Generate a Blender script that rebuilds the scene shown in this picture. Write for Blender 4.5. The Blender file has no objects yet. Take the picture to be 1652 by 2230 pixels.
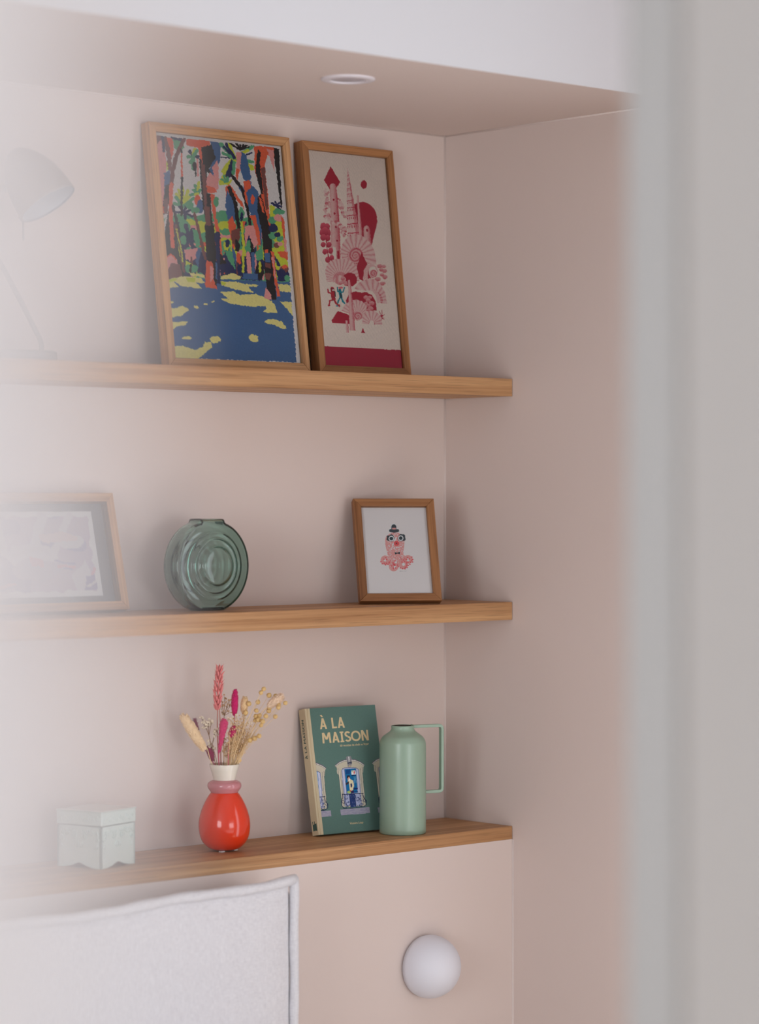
import bpy, math, random
import numpy as np
from mathutils import Vector, Matrix, noise as mnoise

# ------------------------------------------------------------------ camera, light, exposure
S = bpy.context.scene
COL = S.collection
EYE = 1.62                       # camera height above the floor
TH = 0.7343                      # camera heading, from +Y towards +X
CAMX, CAMY = -3.5853, -3.7824
FPX = 5854.4                     # focal length in pixels of the 1652x2230 frame
cam_d = bpy.data.cameras.new('camera')
cam = bpy.data.objects.new('camera', cam_d); COL.objects.link(cam)
cam.location = (CAMX, CAMY, EYE)
cam.rotation_euler = (math.pi / 2, 0, -TH)
cam_d.sensor_fit = 'VERTICAL'; cam_d.sensor_height = 36.0; cam_d.sensor_width = 26.67
cam_d.lens = FPX * 36.0 / 2230.0
cam_d.shift_y = -34.3 / 2230.0
cam_d.clip_start = 0.02
cam_d.dof.use_dof = True
cam_d.dof.focus_distance = 4.88
cam_d.dof.aperture_fstop = 2.0
S.camera = cam

S.view_settings.view_transform = 'Standard'
S.view_settings.look = 'None'
S.view_settings.gamma = 1.0
S.view_settings.use_curve_mapping = False
S.view_settings.exposure = -0.10

C_ = S.cycles
C_.max_bounces = 7; C_.diffuse_bounces = 4; C_.glossy_bounces = 3; C_.transmission_bounces = 7; C_.transparent_max_bounces = 8; C_.volume_bounces = 0
C_.caustics_reflective = False; C_.caustics_refractive = False

W = bpy.data.worlds.new('overcast_sky'); S.world = W
W.use_nodes = True
W.node_tree.nodes['Background'].inputs[0].default_value = (0.80, 0.88, 1.0, 1)
W.node_tree.nodes['Background'].inputs[1].default_value = 1.0

def area(name, loc, rot, sx, sy, power, color):
    d = bpy.data.lights.new(name, 'AREA'); d.shape = 'RECTANGLE'
    d.size = sx; d.size_y = sy; d.energy = power; d.color = color
    o = bpy.data.objects.new(name, d); COL.objects.link(o)
    o.location = loc; o.rotation_euler = rot
    return o
# daylight: a French window in the right-hand wall just out of the picture, a window in the far wall behind the camera, one in the left-hand wall
SKYC = (0.93, 0.965, 1.0)
area('french_window_daylight', (0.06, -1.70, 1.05), (math.radians(90), 0, math.radians(90)), 0.92, 1.97, 14.0, SKYC)
area('window_daylight', (-1.75, -8.56, 1.17), (math.radians(90), 0, 0), 2.9, 2.1, 96.0, SKYC)
area('side_window_daylight', (-4.66, -2.35, 1.45), (math.radians(90), 0, math.radians(-90)), 1.5, 1.4, 50.0, SKYC)
# the sun comes in through the French window and falls on the bed, under the picture's lower edge
sun_d = bpy.data.lights.new('sun', 'SUN'); sun_d.energy = 8.2; sun_d.angle = math.radians(0.6); sun_d.color = (0.98, 0.97, 0.96)
sun = bpy.data.objects.new('sun', sun_d); COL.objects.link(sun)
sun.rotation_euler = Vector((-0.76, 0.06, -0.645)).to_track_quat('-Z', 'Y').to_euler()

# ------------------------------------------------------------------ helpers
def lin(c):
    c = np.asarray(c, float) / 255.0
    return np.where(c <= 0.04045, c / 12.92, ((c + 0.055) / 1.055) ** 2.4)
def rgba(c): return tuple(float(v) for v in lin(c)) + (1.0,)

def link(o, parent=None):
    COL.objects.link(o)
    if parent is not None: o.parent = parent
    return o
def tag(o, label=None, cat=None, group=None, kind=None):
    if label: o['label'] = label
    if cat: o['category'] = cat
    if group: o['group'] = group
    if kind: o['kind'] = kind
    return o
def empty(name, loc, rot=(0, 0, 0)):
    o = bpy.data.objects.new(name, None); COL.objects.link(o)
    o.empty_display_size = 0.03; o.location = loc; o.rotation_euler = rot
    return o
def mesh(name, v, f, mat=None, parent=None, smooth=False):
    me = bpy.data.meshes.new(name)
    me.from_pydata([tuple(map(float, p)) for p in v], [], f); me.update()
    if smooth: me.polygons.foreach_set('use_smooth', [True] * len(me.polygons))
    if mat is not None:
        for m in (mat if isinstance(mat, (list, tuple)) else [mat]): me.materials.append(m)
    return link(bpy.data.objects.new(name, me), parent)
BF = [(0, 3, 2, 1), (4, 5, 6, 7), (0, 1, 5, 4), (1, 2, 6, 5), (2, 3, 7, 6), (3, 0, 4, 7)]
def boxv(x0, x1, y0, y1, z0, z1):
    return [(x0, y0, z0), (x1, y0, z0), (x1, y1, z0), (x0, y1, z0), (x0, y0, z1), (x1, y0, z1), (x1, y1, z1), (x0, y1, z1)]
def bevel(o, w, seg=2, angle=30):
    m = o.modifiers.new('bevel', 'BEVEL'); m.width = w; m.segments = seg
    m.limit_method = 'ANGLE'; m.angle_limit = math.radians(angle)
    return o
def box(name, b, mat, parent=None, bev=0, seg=2, loc=None):
    cx, cy, cz = ((b[0] + b[1]) / 2, (b[2] + b[3]) / 2, (b[4] + b[5]) / 2) if loc is None else loc
    o = mesh(name, boxv(b[0] - cx, b[1] - cx, b[2] - cy, b[3] - cy, b[4] - cz, b[5] - cz), BF, mat, parent)
    o.location = (cx, cy, cz)
    if bev: bevel(o, bev, seg)
    return o
class MB:
    """collects pieces of one part"""
    def __init__(s): s.v = []; s.f = []
    def add(s, v, f):
        n = len(s.v); s.v += list(v); s.f += [tuple(i + n for i in q) for q in f]
    def box(s, *b): s.add(boxv(*b), BF)
    def tube(s, pts, rad, n=8, cap=True):
        pts = [Vector(p) for p in pts]; m = len(pts)
        if not hasattr(rad, '__len__'): rad = [rad] * m
        v = []; f = []; up = None
        for i, p in enumerate(pts):
            d = (pts[min(i + 1, m - 1)] - pts[max(i - 1, 0)]).normalized()
            if up is None:
                up = Vector((0, 0, 1)) if abs(d.z) < 0.9 else Vector((1, 0, 0))
            a = d.cross(up); a = a.normalized() if a.length > 1e-6 else Vector((1, 0, 0))
            b = a.cross(d).normalized(); up = b
            for k in range(n):
                t = 2 * math.pi * k / n
                v.append(p + (a * math.cos(t) + b * math.sin(t)) * rad[i])
        for i in range(m - 1):
            for k in range(n):
                f.append((i * n + k, i * n + (k + 1) % n, (i + 1) * n + (k + 1) % n, (i + 1) * n + k))
        if cap:
            f.append(tuple(range(n - 1, -1, -1))); f.append(tuple(range((m - 1) * n, m * n)))
        s.add(v, f)
    def ball(s, c, r, d=(0, 0, 1), l=None, nu=8, nv=6, wob=0.0, rnd=None):
        """ellipsoid of radius r, half length l along d"""
        l = r if l is None else l
        d = Vector(d).normalized(); a = d.orthogonal().normalized(); b = d.cross(a); c = Vector(c)
        v = [c - d * l]; f = []
        for i in range(1, nv):
            t = math.pi * i / nv
            for k in range(nu):
                ph = 2 * math.pi * k / nu
                w = 1 + (rnd.uniform(-wob, wob) if rnd else 0)
                v.append(c - d * l * math.cos(t) + (a * math.cos(ph) + b * math.sin(ph)) * r * math.sin(t) * w)
        v.append(c + d * l); e = len(v) - 1
        for k in range(nu): f.append((0, 1 + (k + 1) % nu, 1 + k))
        for i in range(nv - 2):
            for k in range(nu):
                f.append((1 + i * nu + k, 1 + i * nu + (k + 1) % nu, 1 + (i + 1) * nu + (k + 1) % nu, 1 + (i + 1) * nu + k))
        for k in range(nu): f.append((e, 1 + (nv - 2) * nu + k, 1 + (nv - 2) * nu + (k + 1) % nu))
        s.add(v, f)
    def build(s, name, mat, parent=None, smooth=True): return mesh(name, s.v, s.f, mat, parent, smooth)
def lathe(name, prof, mat, parent=None, n=64, smooth=True, cap=(True, True)):
    v = []; f = []; m = len(prof)
    for r, z in prof:
        for k in range(n):
            t = 2 * math.pi * k / n; v.append((r * math.cos(t), r * math.sin(t), z))
    for i in range(m - 1):
        for k in range(n):
            f.append((i * n + k, i * n + (k + 1) % n, (i + 1) * n + (k + 1) % n, (i + 1) * n + k))
    if cap[0]: f.append(tuple(range(n - 1, -1, -1)))
    if cap[1]: f.append(tuple(range((m - 1) * n, m * n)))
    return mesh(name, v, f, mat, parent, smooth)
def spline(pts, n=8):
    """Catmull-Rom through pts (any dimension)"""
    P = [np.array(p, float) for p in pts]; P = [2 * P[0] - P[1]] + P + [2 * P[-1] - P[-2]]
    out = []
    for i in range(1, len(P) - 2):
        for k in range(n):
            t = k / n
            out.append(0.5 * (2 * P[i] + (P[i + 1] - P[i - 1]) * t + (2 * P[i - 1] - 5 * P[i] + 4 * P[i + 1] - P[i + 2]) * t * t
                              + (3 * P[i] - P[i - 1] - 3 * P[i + 1] + P[i + 2]) * t ** 3))
    out.append(P[-2])
    return [tuple(q) for q in out]

# ------------------------------------------------------------------ materials
def new_mat(name):
    m = bpy.data.materials.new(name); m.use_nodes = True
    return m, m.node_tree.nodes, m.node_tree.links, m.node_tree.nodes['Principled BSDF']
def plain(name, c, rough=0.6, spec=0.5, coat=0.0, bump=0.0, bscale=200.0, vary=0.0, vscale=6.0, sheen=0.0, metal=0.0):
    m, N, L, B = new_mat(name)
    B.inputs['Base Color'].default_value = rgba(c); B.inputs['Roughness'].default_value = rough
    B.inputs['Specular IOR Level'].default_value = spec; B.inputs['Metallic'].default_value = metal
    if coat:
        B.inputs['Coat Weight'].default_value = coat; B.inputs['Coat Roughness'].default_value = 0.04
    if sheen:
        B.inputs['Sheen Weight'].default_value = sheen
    if bump or vary:
        tc = N.new('ShaderNodeTexCoord')
    if vary:
        n = N.new('ShaderNodeTexNoise'); n.inputs['Scale'].default_value = vscale; n.inputs['Detail'].default_value = 4
        L.new(tc.outputs['Object'], n.inputs['Vector'])
        mx = N.new('ShaderNodeMix'); mx.data_type = 'RGBA'; mx.blend_type = 'MULTIPLY'
        mx.inputs[0].default_value = 1.0
        mx.inputs[6].default_value = rgba(c)
        r = N.new('ShaderNodeMapRange'); r.inputs[1].default_value = 0.25; r.inputs[2].default_value = 0.75
        r.inputs[3].default_value = 1 - vary; r.inputs[4].default_value = 1.0
        L.new(n.outputs[0], r.inputs[0]); L.new(r.outputs[0], mx.inputs[7]); L.new(mx.outputs[2], B.inputs['Base Color'])
    if bump:
        n2 = N.new('ShaderNodeTexNoise'); n2.inputs['Scale'].default_value = bscale; n2.inputs['Detail'].default_value = 3
        L.new(tc.outputs['Object'], n2.inputs['Vector'])
        b = N.new('ShaderNodeBump'); b.inputs['Strength'].default_value = bump; b.inputs['Distance'].default_value = 0.0006
        L.new(n2.outputs[0], b.inputs['Height']); L.new(b.outputs[0], B.inputs['Normal'])
    return m

def oak(name, light, dark, gscale=1.0):
    """oak with the grain running along the object's own X axis"""
    m, N, L, B = new_mat(name)
    tc = N.new('ShaderNodeTexCoord'); oi = N.new('ShaderNodeObjectInfo')
    off = N.new('ShaderNodeVectorMath'); off.operation = 'MULTIPLY_ADD'
    L.new(oi.outputs['Random'], off.inputs[0]); off.inputs[1].default_value = (3.1, 1.7, 2.3); L.new(tc.outputs['Object'], off.inputs[2])
    def noise(scale, sc, det, rough=0.6):
        mp = N.new('ShaderNodeMapping'); mp.inputs['Scale'].default_value = sc
        L.new(off.outputs[0], mp.inputs[0])
        n = N.new('ShaderNodeTexNoise'); n.inputs['Scale'].default_value = scale; n.inputs['Detail'].default_value = det
        n.inputs['Roughness'].default_value = rough
        L.new(mp.outputs[0], n.inputs['Vector']); return n
    g = noise(1.0 * gscale, (1.3, 120.0, 120.0), 5)          # growth-ring bands
    p = noise(1.0 * gscale, (9.0, 560.0, 560.0), 2)       # pores
    w = noise(1.0, (0.9, 30.0, 30.0), 2)                   # broad tone
    r = N.new('ShaderNodeValToRGB')
    r.color_ramp.elements[0].position = 0.34; r.color_ramp.elements[0].color = rgba(dark)
    r.color_ramp.elements[1].position = 0.62; r.color_ramp.elements[1].color = rgba(light)
    ad = N.new('ShaderNodeMath'); ad.operation = 'MULTIPLY_ADD'
    L.new(w.outputs[0], ad.inputs[0]); ad.inputs[1].default_value = 0.5
    s1 = N.new('ShaderNodeMath'); s1.operation = 'MULTIPLY'; L.new(g.outputs[0], s1.inputs[0]); s1.inputs[1].default_value = 0.5
    L.new(s1.outputs[0], ad.inputs[2]); L.new(ad.outputs[0], r.inputs[0])
    pr = N.new('ShaderNodeMapRange'); pr.inputs[1].default_value = 0.30; pr.inputs[2].default_value = 0.46
    pr.inputs[3].default_value = 0.66; pr.inputs[4].default_value = 1.0
    L.new(p.outputs[0], pr.inputs[0])
    mx = N.new('ShaderNodeMix'); mx.data_type = 'RGBA'; mx.blend_type = 'MULTIPLY'; mx.inputs[0].default_value = 1.0
    L.new(r.outputs[0], mx.inputs[6]); L.new(pr.outputs[0], mx.inputs[7]); L.new(mx.outputs[2], B.inputs['Base Color'])
    B.inputs['Roughness'].default_value = 0.5; B.inputs['Specular IOR Level'].default_value = 0.35
    b = N.new('ShaderNodeBump'); b.inputs['Strength'].default_value = 0.25; b.inputs['Distance'].default_value = 0.0004
    L.new(p.outputs[0], b.inputs['Height']); L.new(b.outputs[0], B.inputs['Normal'])
    return m

def linen(name, c, dark):
    m, N, L, B = new_mat(name)
    tc = N.new('ShaderNodeTexCoord')
    def weave(sc, d):
        mp = N.new('ShaderNodeMapping'); mp.inputs['Scale'].default_value = sc; L.new(tc.outputs['Object'], mp.inputs[0])
        n = N.new('ShaderNodeTexNoise'); n.inputs['Scale'].default_value = 1.0; n.inputs['Detail'].default_value = d
        L.new(mp.outputs[0], n.inputs['Vector']); return n
    a = weave((90, 90, 700), 2); b = weave((700, 700, 90), 2)
    ad = N.new('ShaderNodeMath'); ad.operation = 'ADD'; L.new(a.outputs[0], ad.inputs[0]); L.new(b.outputs[0], ad.inputs[1])
    r = N.new('ShaderNodeMapRange'); r.inputs[1].default_value = 0.7; r.inputs[2].default_value = 1.25; L.new(ad.outputs[0], r.inputs[0])
    mx = N.new('ShaderNodeMix'); mx.data_type = 'RGBA'; L.new(r.outputs[0], mx.inputs[0])
    mx.inputs[6].default_value = rgba(dark); mx.inputs[7].default_value = rgba(c)
    L.new(mx.outputs[2], B.inputs['Base Color'])
    bp = N.new('ShaderNodeBump'); bp.inputs['Strength'].default_value = 0.5; bp.inputs['Distance'].default_value = 0.0008
    L.new(ad.outputs[0], bp.inputs['Height']); L.new(bp.outputs[0], B.inputs['Normal'])
    B.inputs['Roughness'].default_value = 0.95; B.inputs['Sheen Weight'].default_value = 0.25; B.inputs['Specular IOR Level'].default_value = 0.1
    return m

def pane_mat():
    """clear picture glass: mostly lets light through, mirrors a little"""
    m, N, L, B = new_mat('picture_glass'); N.remove(B)
    t = N.new('ShaderNodeBsdfTransparent'); g = N.new('ShaderNodeBsdfGlossy'); g.inputs['Roughness'].default_value = 0.02
    fr = N.new('ShaderNodeFresnel'); fr.inputs['IOR'].default_value = 1.42
    mx = N.new('ShaderNodeMixShader'); L.new(fr.outputs[0], mx.inputs[0]); L.new(t.outputs[0], mx.inputs[1]); L.new(g.outputs[0], mx.inputs[2])
    L.new(mx.outputs[0], N['Material Output'].inputs[0]); return m
def print_mat():
    m, N, L, B = new_mat('printed_paper')
    a = N.new('ShaderNodeVertexColor'); a.layer_name = 'Col'
    L.new(a.outputs[0], B.inputs['Base Color']); B.inputs['Roughness'].default_value = 0.75; B.inputs['Specular IOR Level'].default_value = 0.2
    return m

PINK = plain('pink_wall_paint', (221, 205, 198), 0.85, 0.25, bump=0.05, bscale=350)
WHITE = plain('white_wall_paint', (226, 226, 230), 0.85, 0.25, bump=0.05, bscale=350)
GREIGE = plain('greige_wall_paint', (206, 206, 206), 0.85, 0.25)
POSTW = plain('pale_post_paint', (242, 241, 244), 0.85, 0.25)
FLOORM = oak('floor_oak', (226, 208, 186), (208, 186, 160), 0.5)
OAK = oak('oak', (208, 162, 116), (158, 110, 70))
OAKD = oak('oak_frame', (176, 124, 80), (118, 74, 42), 1.3)
GLASS = pane_mat()
PRINT = print_mat()
PAPER = plain('paper', (232, 229, 228), 0.8, 0.2)
BACKB = plain('backing_board', (120, 92, 66), 0.9)

# ------------------------------------------------------------------ the setting
Z = lambda z: EYE + z            # heights below are given from eye level
ZSOF = Z(0.6982); SHD = 0.1857; SOFD = 0.6187
S1 = (Z(0.1885), Z(0.2215)); S2 = (Z(-0.2330), Z(-0.1995)); S3 = (Z(-0.6467), Z(-0.6222))
CEIL = 2.62; XL = -4.6; YF = -8.5
def struct(o): o['kind'] = 'structure'; return o
struct(box('floor', (XL, 0.1, YF - 0.1, 0.1, -0.1, 0), FLOORM))
struct(box('ceiling', (XL - 0.1, 0.1, YF - 0.1, 0.1, CEIL, CEIL + 0.1), WHITE))
struct(box('wall_back', (XL, 0.1, 0, 0.1, 0, CEIL), PINK))
rw = MB(); RY0, RY1, RZ0, RZ1 = -2.16, -1.232, 0.05, 2.042
rw.box(0, 0.1, RY1, 0, 0, CEIL); rw.box(0, 0.1, YF, RY0, 0, CEIL); rw.box(0, 0.1, RY0, RY1, 0, RZ0); rw.box(0, 0.1, RY0, RY1, RZ1, CEIL)
struct(rw.build('wall_right', PINK, None, False))
lw = MB(); SY0, SY1, SZ0, SZ1 = -3.12, -1.58, 0.73, 2.17
lw.box(XL - 0.1, XL, YF, SY0, 0, CEIL); lw.box(XL - 0.1, XL, SY1, 0.1, 0, CEIL); lw.box(XL - 0.1, XL, SY0, SY1, 0, SZ0); lw.box(XL - 0.1, XL, SY0, SY1, SZ1, CEIL)
struct(lw.build('wall_left', WHITE, None, False))
struct(box('wall_lower', (-2.4, 0, -SHD, 0, 0, S3[0]), PINK))
# niche side wall far out of frame
struct(box('wall_niche_end', (XL, -2.4, -SOFD, 0, 0, CEIL), PINK))
# the dropped beam over the alcove: pink underneath, white in front
o = struct(box('ceiling_soffit', (-2.4, 0, -SOFD, 0, ZSOF, CEIL), [PINK, WHITE]))
for p in o.data.polygons:
    p.material_index = 1 if p.normal.y < -0.5 else 0
# front wall with its French window
fw = MB()
WX0, WX1, WZ0, WZ1 = -3.24, -0.26, 0.10, 2.24
fw.box(XL, WX0, YF - 0.1, YF, 0, CEIL); fw.box(WX1, 0, YF - 0.1, YF, 0, CEIL)
fw.box(WX0, WX1, YF - 0.1, YF, WZ1, CEIL); fw.box(WX0, WX1, YF - 0.1, YF, 0, WZ0)
struct(fw.build('wall_front', WHITE, None, False))
wf = tag(empty('window_1', ((WX0 + WX1) / 2, YF, 0)), kind='structure')
WFR = plain('window_frame_white', (235, 235, 235), 0.4)
cxw = (WX0 + WX1) / 2
for i, (x0, x1, z0, z1) in enumerate([(WX0, WX0 + .06, WZ0, WZ1), (WX1 - .06, WX1, WZ0, WZ1), (cxw - .05, cxw + .05, WZ0, WZ1),
                                      (WX0, WX1, WZ0, WZ0 + .08), (WX0, WX1, WZ1 - .06, WZ1)]):
    b = box('window_frame', (x0 - cxw, x1 - cxw, -0.045, 0.005, z0, z1), WFR, wf, 0.004)
w2 = tag(empty('window_2', (XL, (SY0 + SY1) / 2, 0)), kind='structure'); hy = (SY1 - SY0) / 2
for (y0, y1, z0, z1) in ((-hy, -hy + .05, SZ0, SZ1), (hy - .05, hy, SZ0, SZ1), (-.04, .04, SZ0, SZ1), (-hy, hy, SZ0, SZ0 + .06), (-hy, hy, SZ1 - .05, SZ1)):
    box('window_frame', (-0.045, 0.005, y0, y1, z0, z1), WFR, w2, 0.004)
w3 = tag(empty('window_3', (0.05, (RY0 + RY1) / 2, 0)), kind='structure'); hy = (RY1 - RY0) / 2
for (y0, y1, z0, z1) in ((-hy, -hy + .06, RZ0, RZ1), (hy - .012, hy, RZ0, RZ1), (-hy, hy, RZ0, RZ0 + .10), (-hy, hy, RZ1 - .012, RZ1)):
    box('window_frame', (-0.02, 0.03, y0, y1, z0, z1), WFR, w3, 0.003)
# the wall end and the door post that the picture looks past
struct(box('wall_partition', (-1.9874, -1.5474, -2.3725, -2.3193, 0, CEIL), GREIGE))
struct(box('trim_end_shade', (-1.9974, -1.9874, -2.3725, -2.3193, 0, CEIL), plain('shaded_end_grey', (168, 167, 166), 0.8)))  # strip added over the partition's end; darker grey stands in for side shade
struct(box('trim_1', (-3.3880, -3.3420, -3.4497, -3.4037, 0, CEIL), POSTW, None, 0.002))

# thin painted caulk beads in the alcove's corners
BEAD = plain('caulk_bead_paint', (226, 212, 206), 0.7)
def bead(name, p, q): b = MB(); b.tube([p, q], 0.0022, 8); return struct(b.build(name, BEAD))
bead('trim_2', (-0.0006, -0.0006, S3[1] + 0.001), (-0.0006, -0.0006, S2[0] - 0.001)); bead('trim_3', (-0.0006, -0.0006, S2[1] + 0.001), (-0.0006, -0.0006, S1[0] - 0.001))
bead('trim_4', (-0.0006, -0.0006, S1[1] + 0.001), (-0.0006, -0.0006, ZSOF)); bead('trim_5', (-0.0006, 0, ZSOF - 0.0006), (-0.0006, -SOFD, ZSOF - 0.0006))
bead('trim_6', (-0.0006, -SHD - 0.0006, 0), (-0.0006, -SHD - 0.0006, S3[0] - 0.001)); bead('trim_7', (-2.39, -0.0006, ZSOF - 0.0006), (0, -0.0006, ZSOF - 0.0006))
# ------------------------------------------------------------------ shelves
def shelf(z, label):
    o = box('floating_shelf', (-2.398, -0.0012, -SHD, -0.0020, z[0], z[1]), OAK, None, 0.0006, 1)
    tag(o, label, 'shelf', 'oak shelves in the alcove')
    return o
shelf(S1, 'top oak shelf carrying the lamp and two tall framed prints')
shelf(S2, 'middle oak shelf carrying the green glass vase and octopus print')
shelf(S3, 'thin lowest oak shelf carrying the red vase, book and jug')

# ------------------------------------------------------------------ flat prints, painted point by point
def homog(src, dst):
    A = []; b = []
    for (x, y), (u, v) in zip(src, dst):
        A.append([x, y, 1, 0, 0, 0, -u * x, -u * y]); b.append(u)
        A.append([0, 0, 0, x, y, 1, -v * x, -v * y]); b.append(v)
    return np.append(np.linalg.solve(np.array(A, float), np.array(b, float)), 1).reshape(3, 3)
def happly(H, x, y):
    w = H[2, 0] * x + H[2, 1] * y + H[2, 2]
    return (H[0, 0] * x + H[0, 1] * y + H[0, 2]) / w, (H[1, 0] * x + H[1, 1] * y + H[1, 2]) / w
def vnoise(x, y, seed=0):
    xi = np.floor(x).astype(int); yi = np.floor(y).astype(int); fx = x - xi; fy = y - yi
    fx = fx * fx * (3 - 2 * fx); fy = fy * fy * (3 - 2 * fy)
    def h(a, b):
        n = (a * 374761393 + b * 668265263 + seed * 1442695041) & 0xffffffff
        n = ((n ^ (n >> 13)) * 1274126177) & 0xffffffff
        return ((n ^ (n >> 16)) & 0xffff) / 65535.0
    return (h(xi, yi) * (1 - fx) + h(xi + 1, yi) * fx) * (1 - fy) + (h(xi, yi + 1) * (1 - fx) + h(xi + 1, yi + 1) * fx) * fy
class Paint:
    """samples of a flat print; all shapes are given in the drawing's own units"""
    def __init__(s, X, Y, paper, white=0.80, wx=0, wl=30.0, ref=None):
        s.X0, s.Y0 = X, Y
        s.X = X + wx * (vnoise(X / wl, Y / wl, 1) - 0.5) * 2; s.Y = Y + wx * (vnoise(X / wl, Y / wl, 2) - 0.5) * 2
        s.ref = lin(ref or paper) / white
        s.C = np.tile(lin(paper) / s.ref, (len(X), 1))
    def col(s, c): return np.clip(lin(c) / s.ref, 0.004, 0.9)
    def box(s, x0, x1, y0, y1): return np.nonzero((s.X >= x0) & (s.X <= x1) & (s.Y >= y0) & (s.Y <= y1))[0]
    def inpoly(s, pts):
        P = np.array(pts, float); i = s.box(P[:, 0].min(), P[:, 0].max(), P[:, 1].min(), P[:, 1].max())
        if len(i) == 0: return i
        x, y = s.X[i], s.Y[i]; m = np.zeros(len(i), bool); n = len(P)
        for a in range(n):
            x0, y0 = P[a]; x1, y1 = P[(a + 1) % n]
            if y0 == y1: continue
            m ^= ((y0 > y) != (y1 > y)) & (x < (x1 - x0) * (y - y0) / (y1 - y0) + x0)
        return i[m]
    def inell(s, cx, cy, rx, ry, rot=0):
        r = max(rx, ry); i = s.box(cx - r, cx + r, cy - r, cy + r); a = math.radians(rot)
        x = s.X[i] - cx; y = s.Y[i] - cy
        u = (x * math.cos(a) + y * math.sin(a)) / rx; v = (-x * math.sin(a) + y * math.cos(a)) / ry
        return i[u * u + v * v <= 1]
    def inline(s, pts, w):
        P = np.array(pts, float); i = s.box(P[:, 0].min() - w, P[:, 0].max() + w, P[:, 1].min() - w, P[:, 1].max() + w)
        x, y = s.X[i], s.Y[i]; d = np.full(len(i), 1e9)
        for a in range(len(P) - 1):
            ax, ay = P[a]; bx, by = P[a + 1]; dx, dy = bx - ax, by - ay; q = dx * dx + dy * dy + 1e-9
            t = np.clip(((x - ax) * dx + (y - ay) * dy) / q, 0, 1)
            d = np.minimum(d, np.hypot(x - ax - t * dx, y - ay - t * dy))
        return i[d <= w / 2]
    def poly(s, c, *pts): s.C[s.inpoly(pts)] = s.col(c)
    def ell(s, c, *a): s.C[s.inell(*a)] = s.col(c)
    def line(s, c, w, *pts): s.C[s.inline(pts, w)] = s.col(c)
    def mix(s, i, c0, c1, t):
        t = np.clip(t, 0, 1)[:, None]; s.C[i] = s.col(c0) * (1 - t) + s.col(c1) * t
def print_sheet(name, w, h, nx, ny, fn, parent, loc, mat=None):
    """flat sheet in XZ facing -Y, lower left at loc; fn(u, v) gives the colour, v downwards"""
    us = np.linspace(0, 1, nx); vs = np.linspace(0, 1, ny)
    U, V = np.meshgrid(us, vs); U = U.ravel(); V = V.ravel()
    co = np.stack([U * w, np.zeros_like(U), (1 - V) * h], 1)
    i = np.arange((nx - 1) * (ny - 1)); r = i // (nx - 1); c = i % (nx - 1); a = r * nx + c
    q = np.stack([a, a + nx, a + nx + 1, a + 1], 1)
    me = bpy.data.meshes.new(name)
    me.vertices.add(len(co)); me.vertices.foreach_set('co', co.ravel())
    me.loops.add(q.size); me.loops.foreach_set('vertex_index', q.ravel().astype(np.int32))
    me.polygons.add(len(q)); me.polygons.foreach_set('loop_start', (np.arange(len(q)) * 4).astype(np.int32))
    me.update(calc_edges=True)
    at = me.color_attributes.new('Col', 'FLOAT_COLOR', 'POINT')
    C = fn(U, V); at.data.foreach_set('color', np.concatenate([C, np.ones((len(C), 1))], 1).astype(np.float32).ravel())
    me.materials.append(mat or PRINT)
    o = link(bpy.data.objects.new(name, me), parent); o.location = loc
    return o

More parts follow.
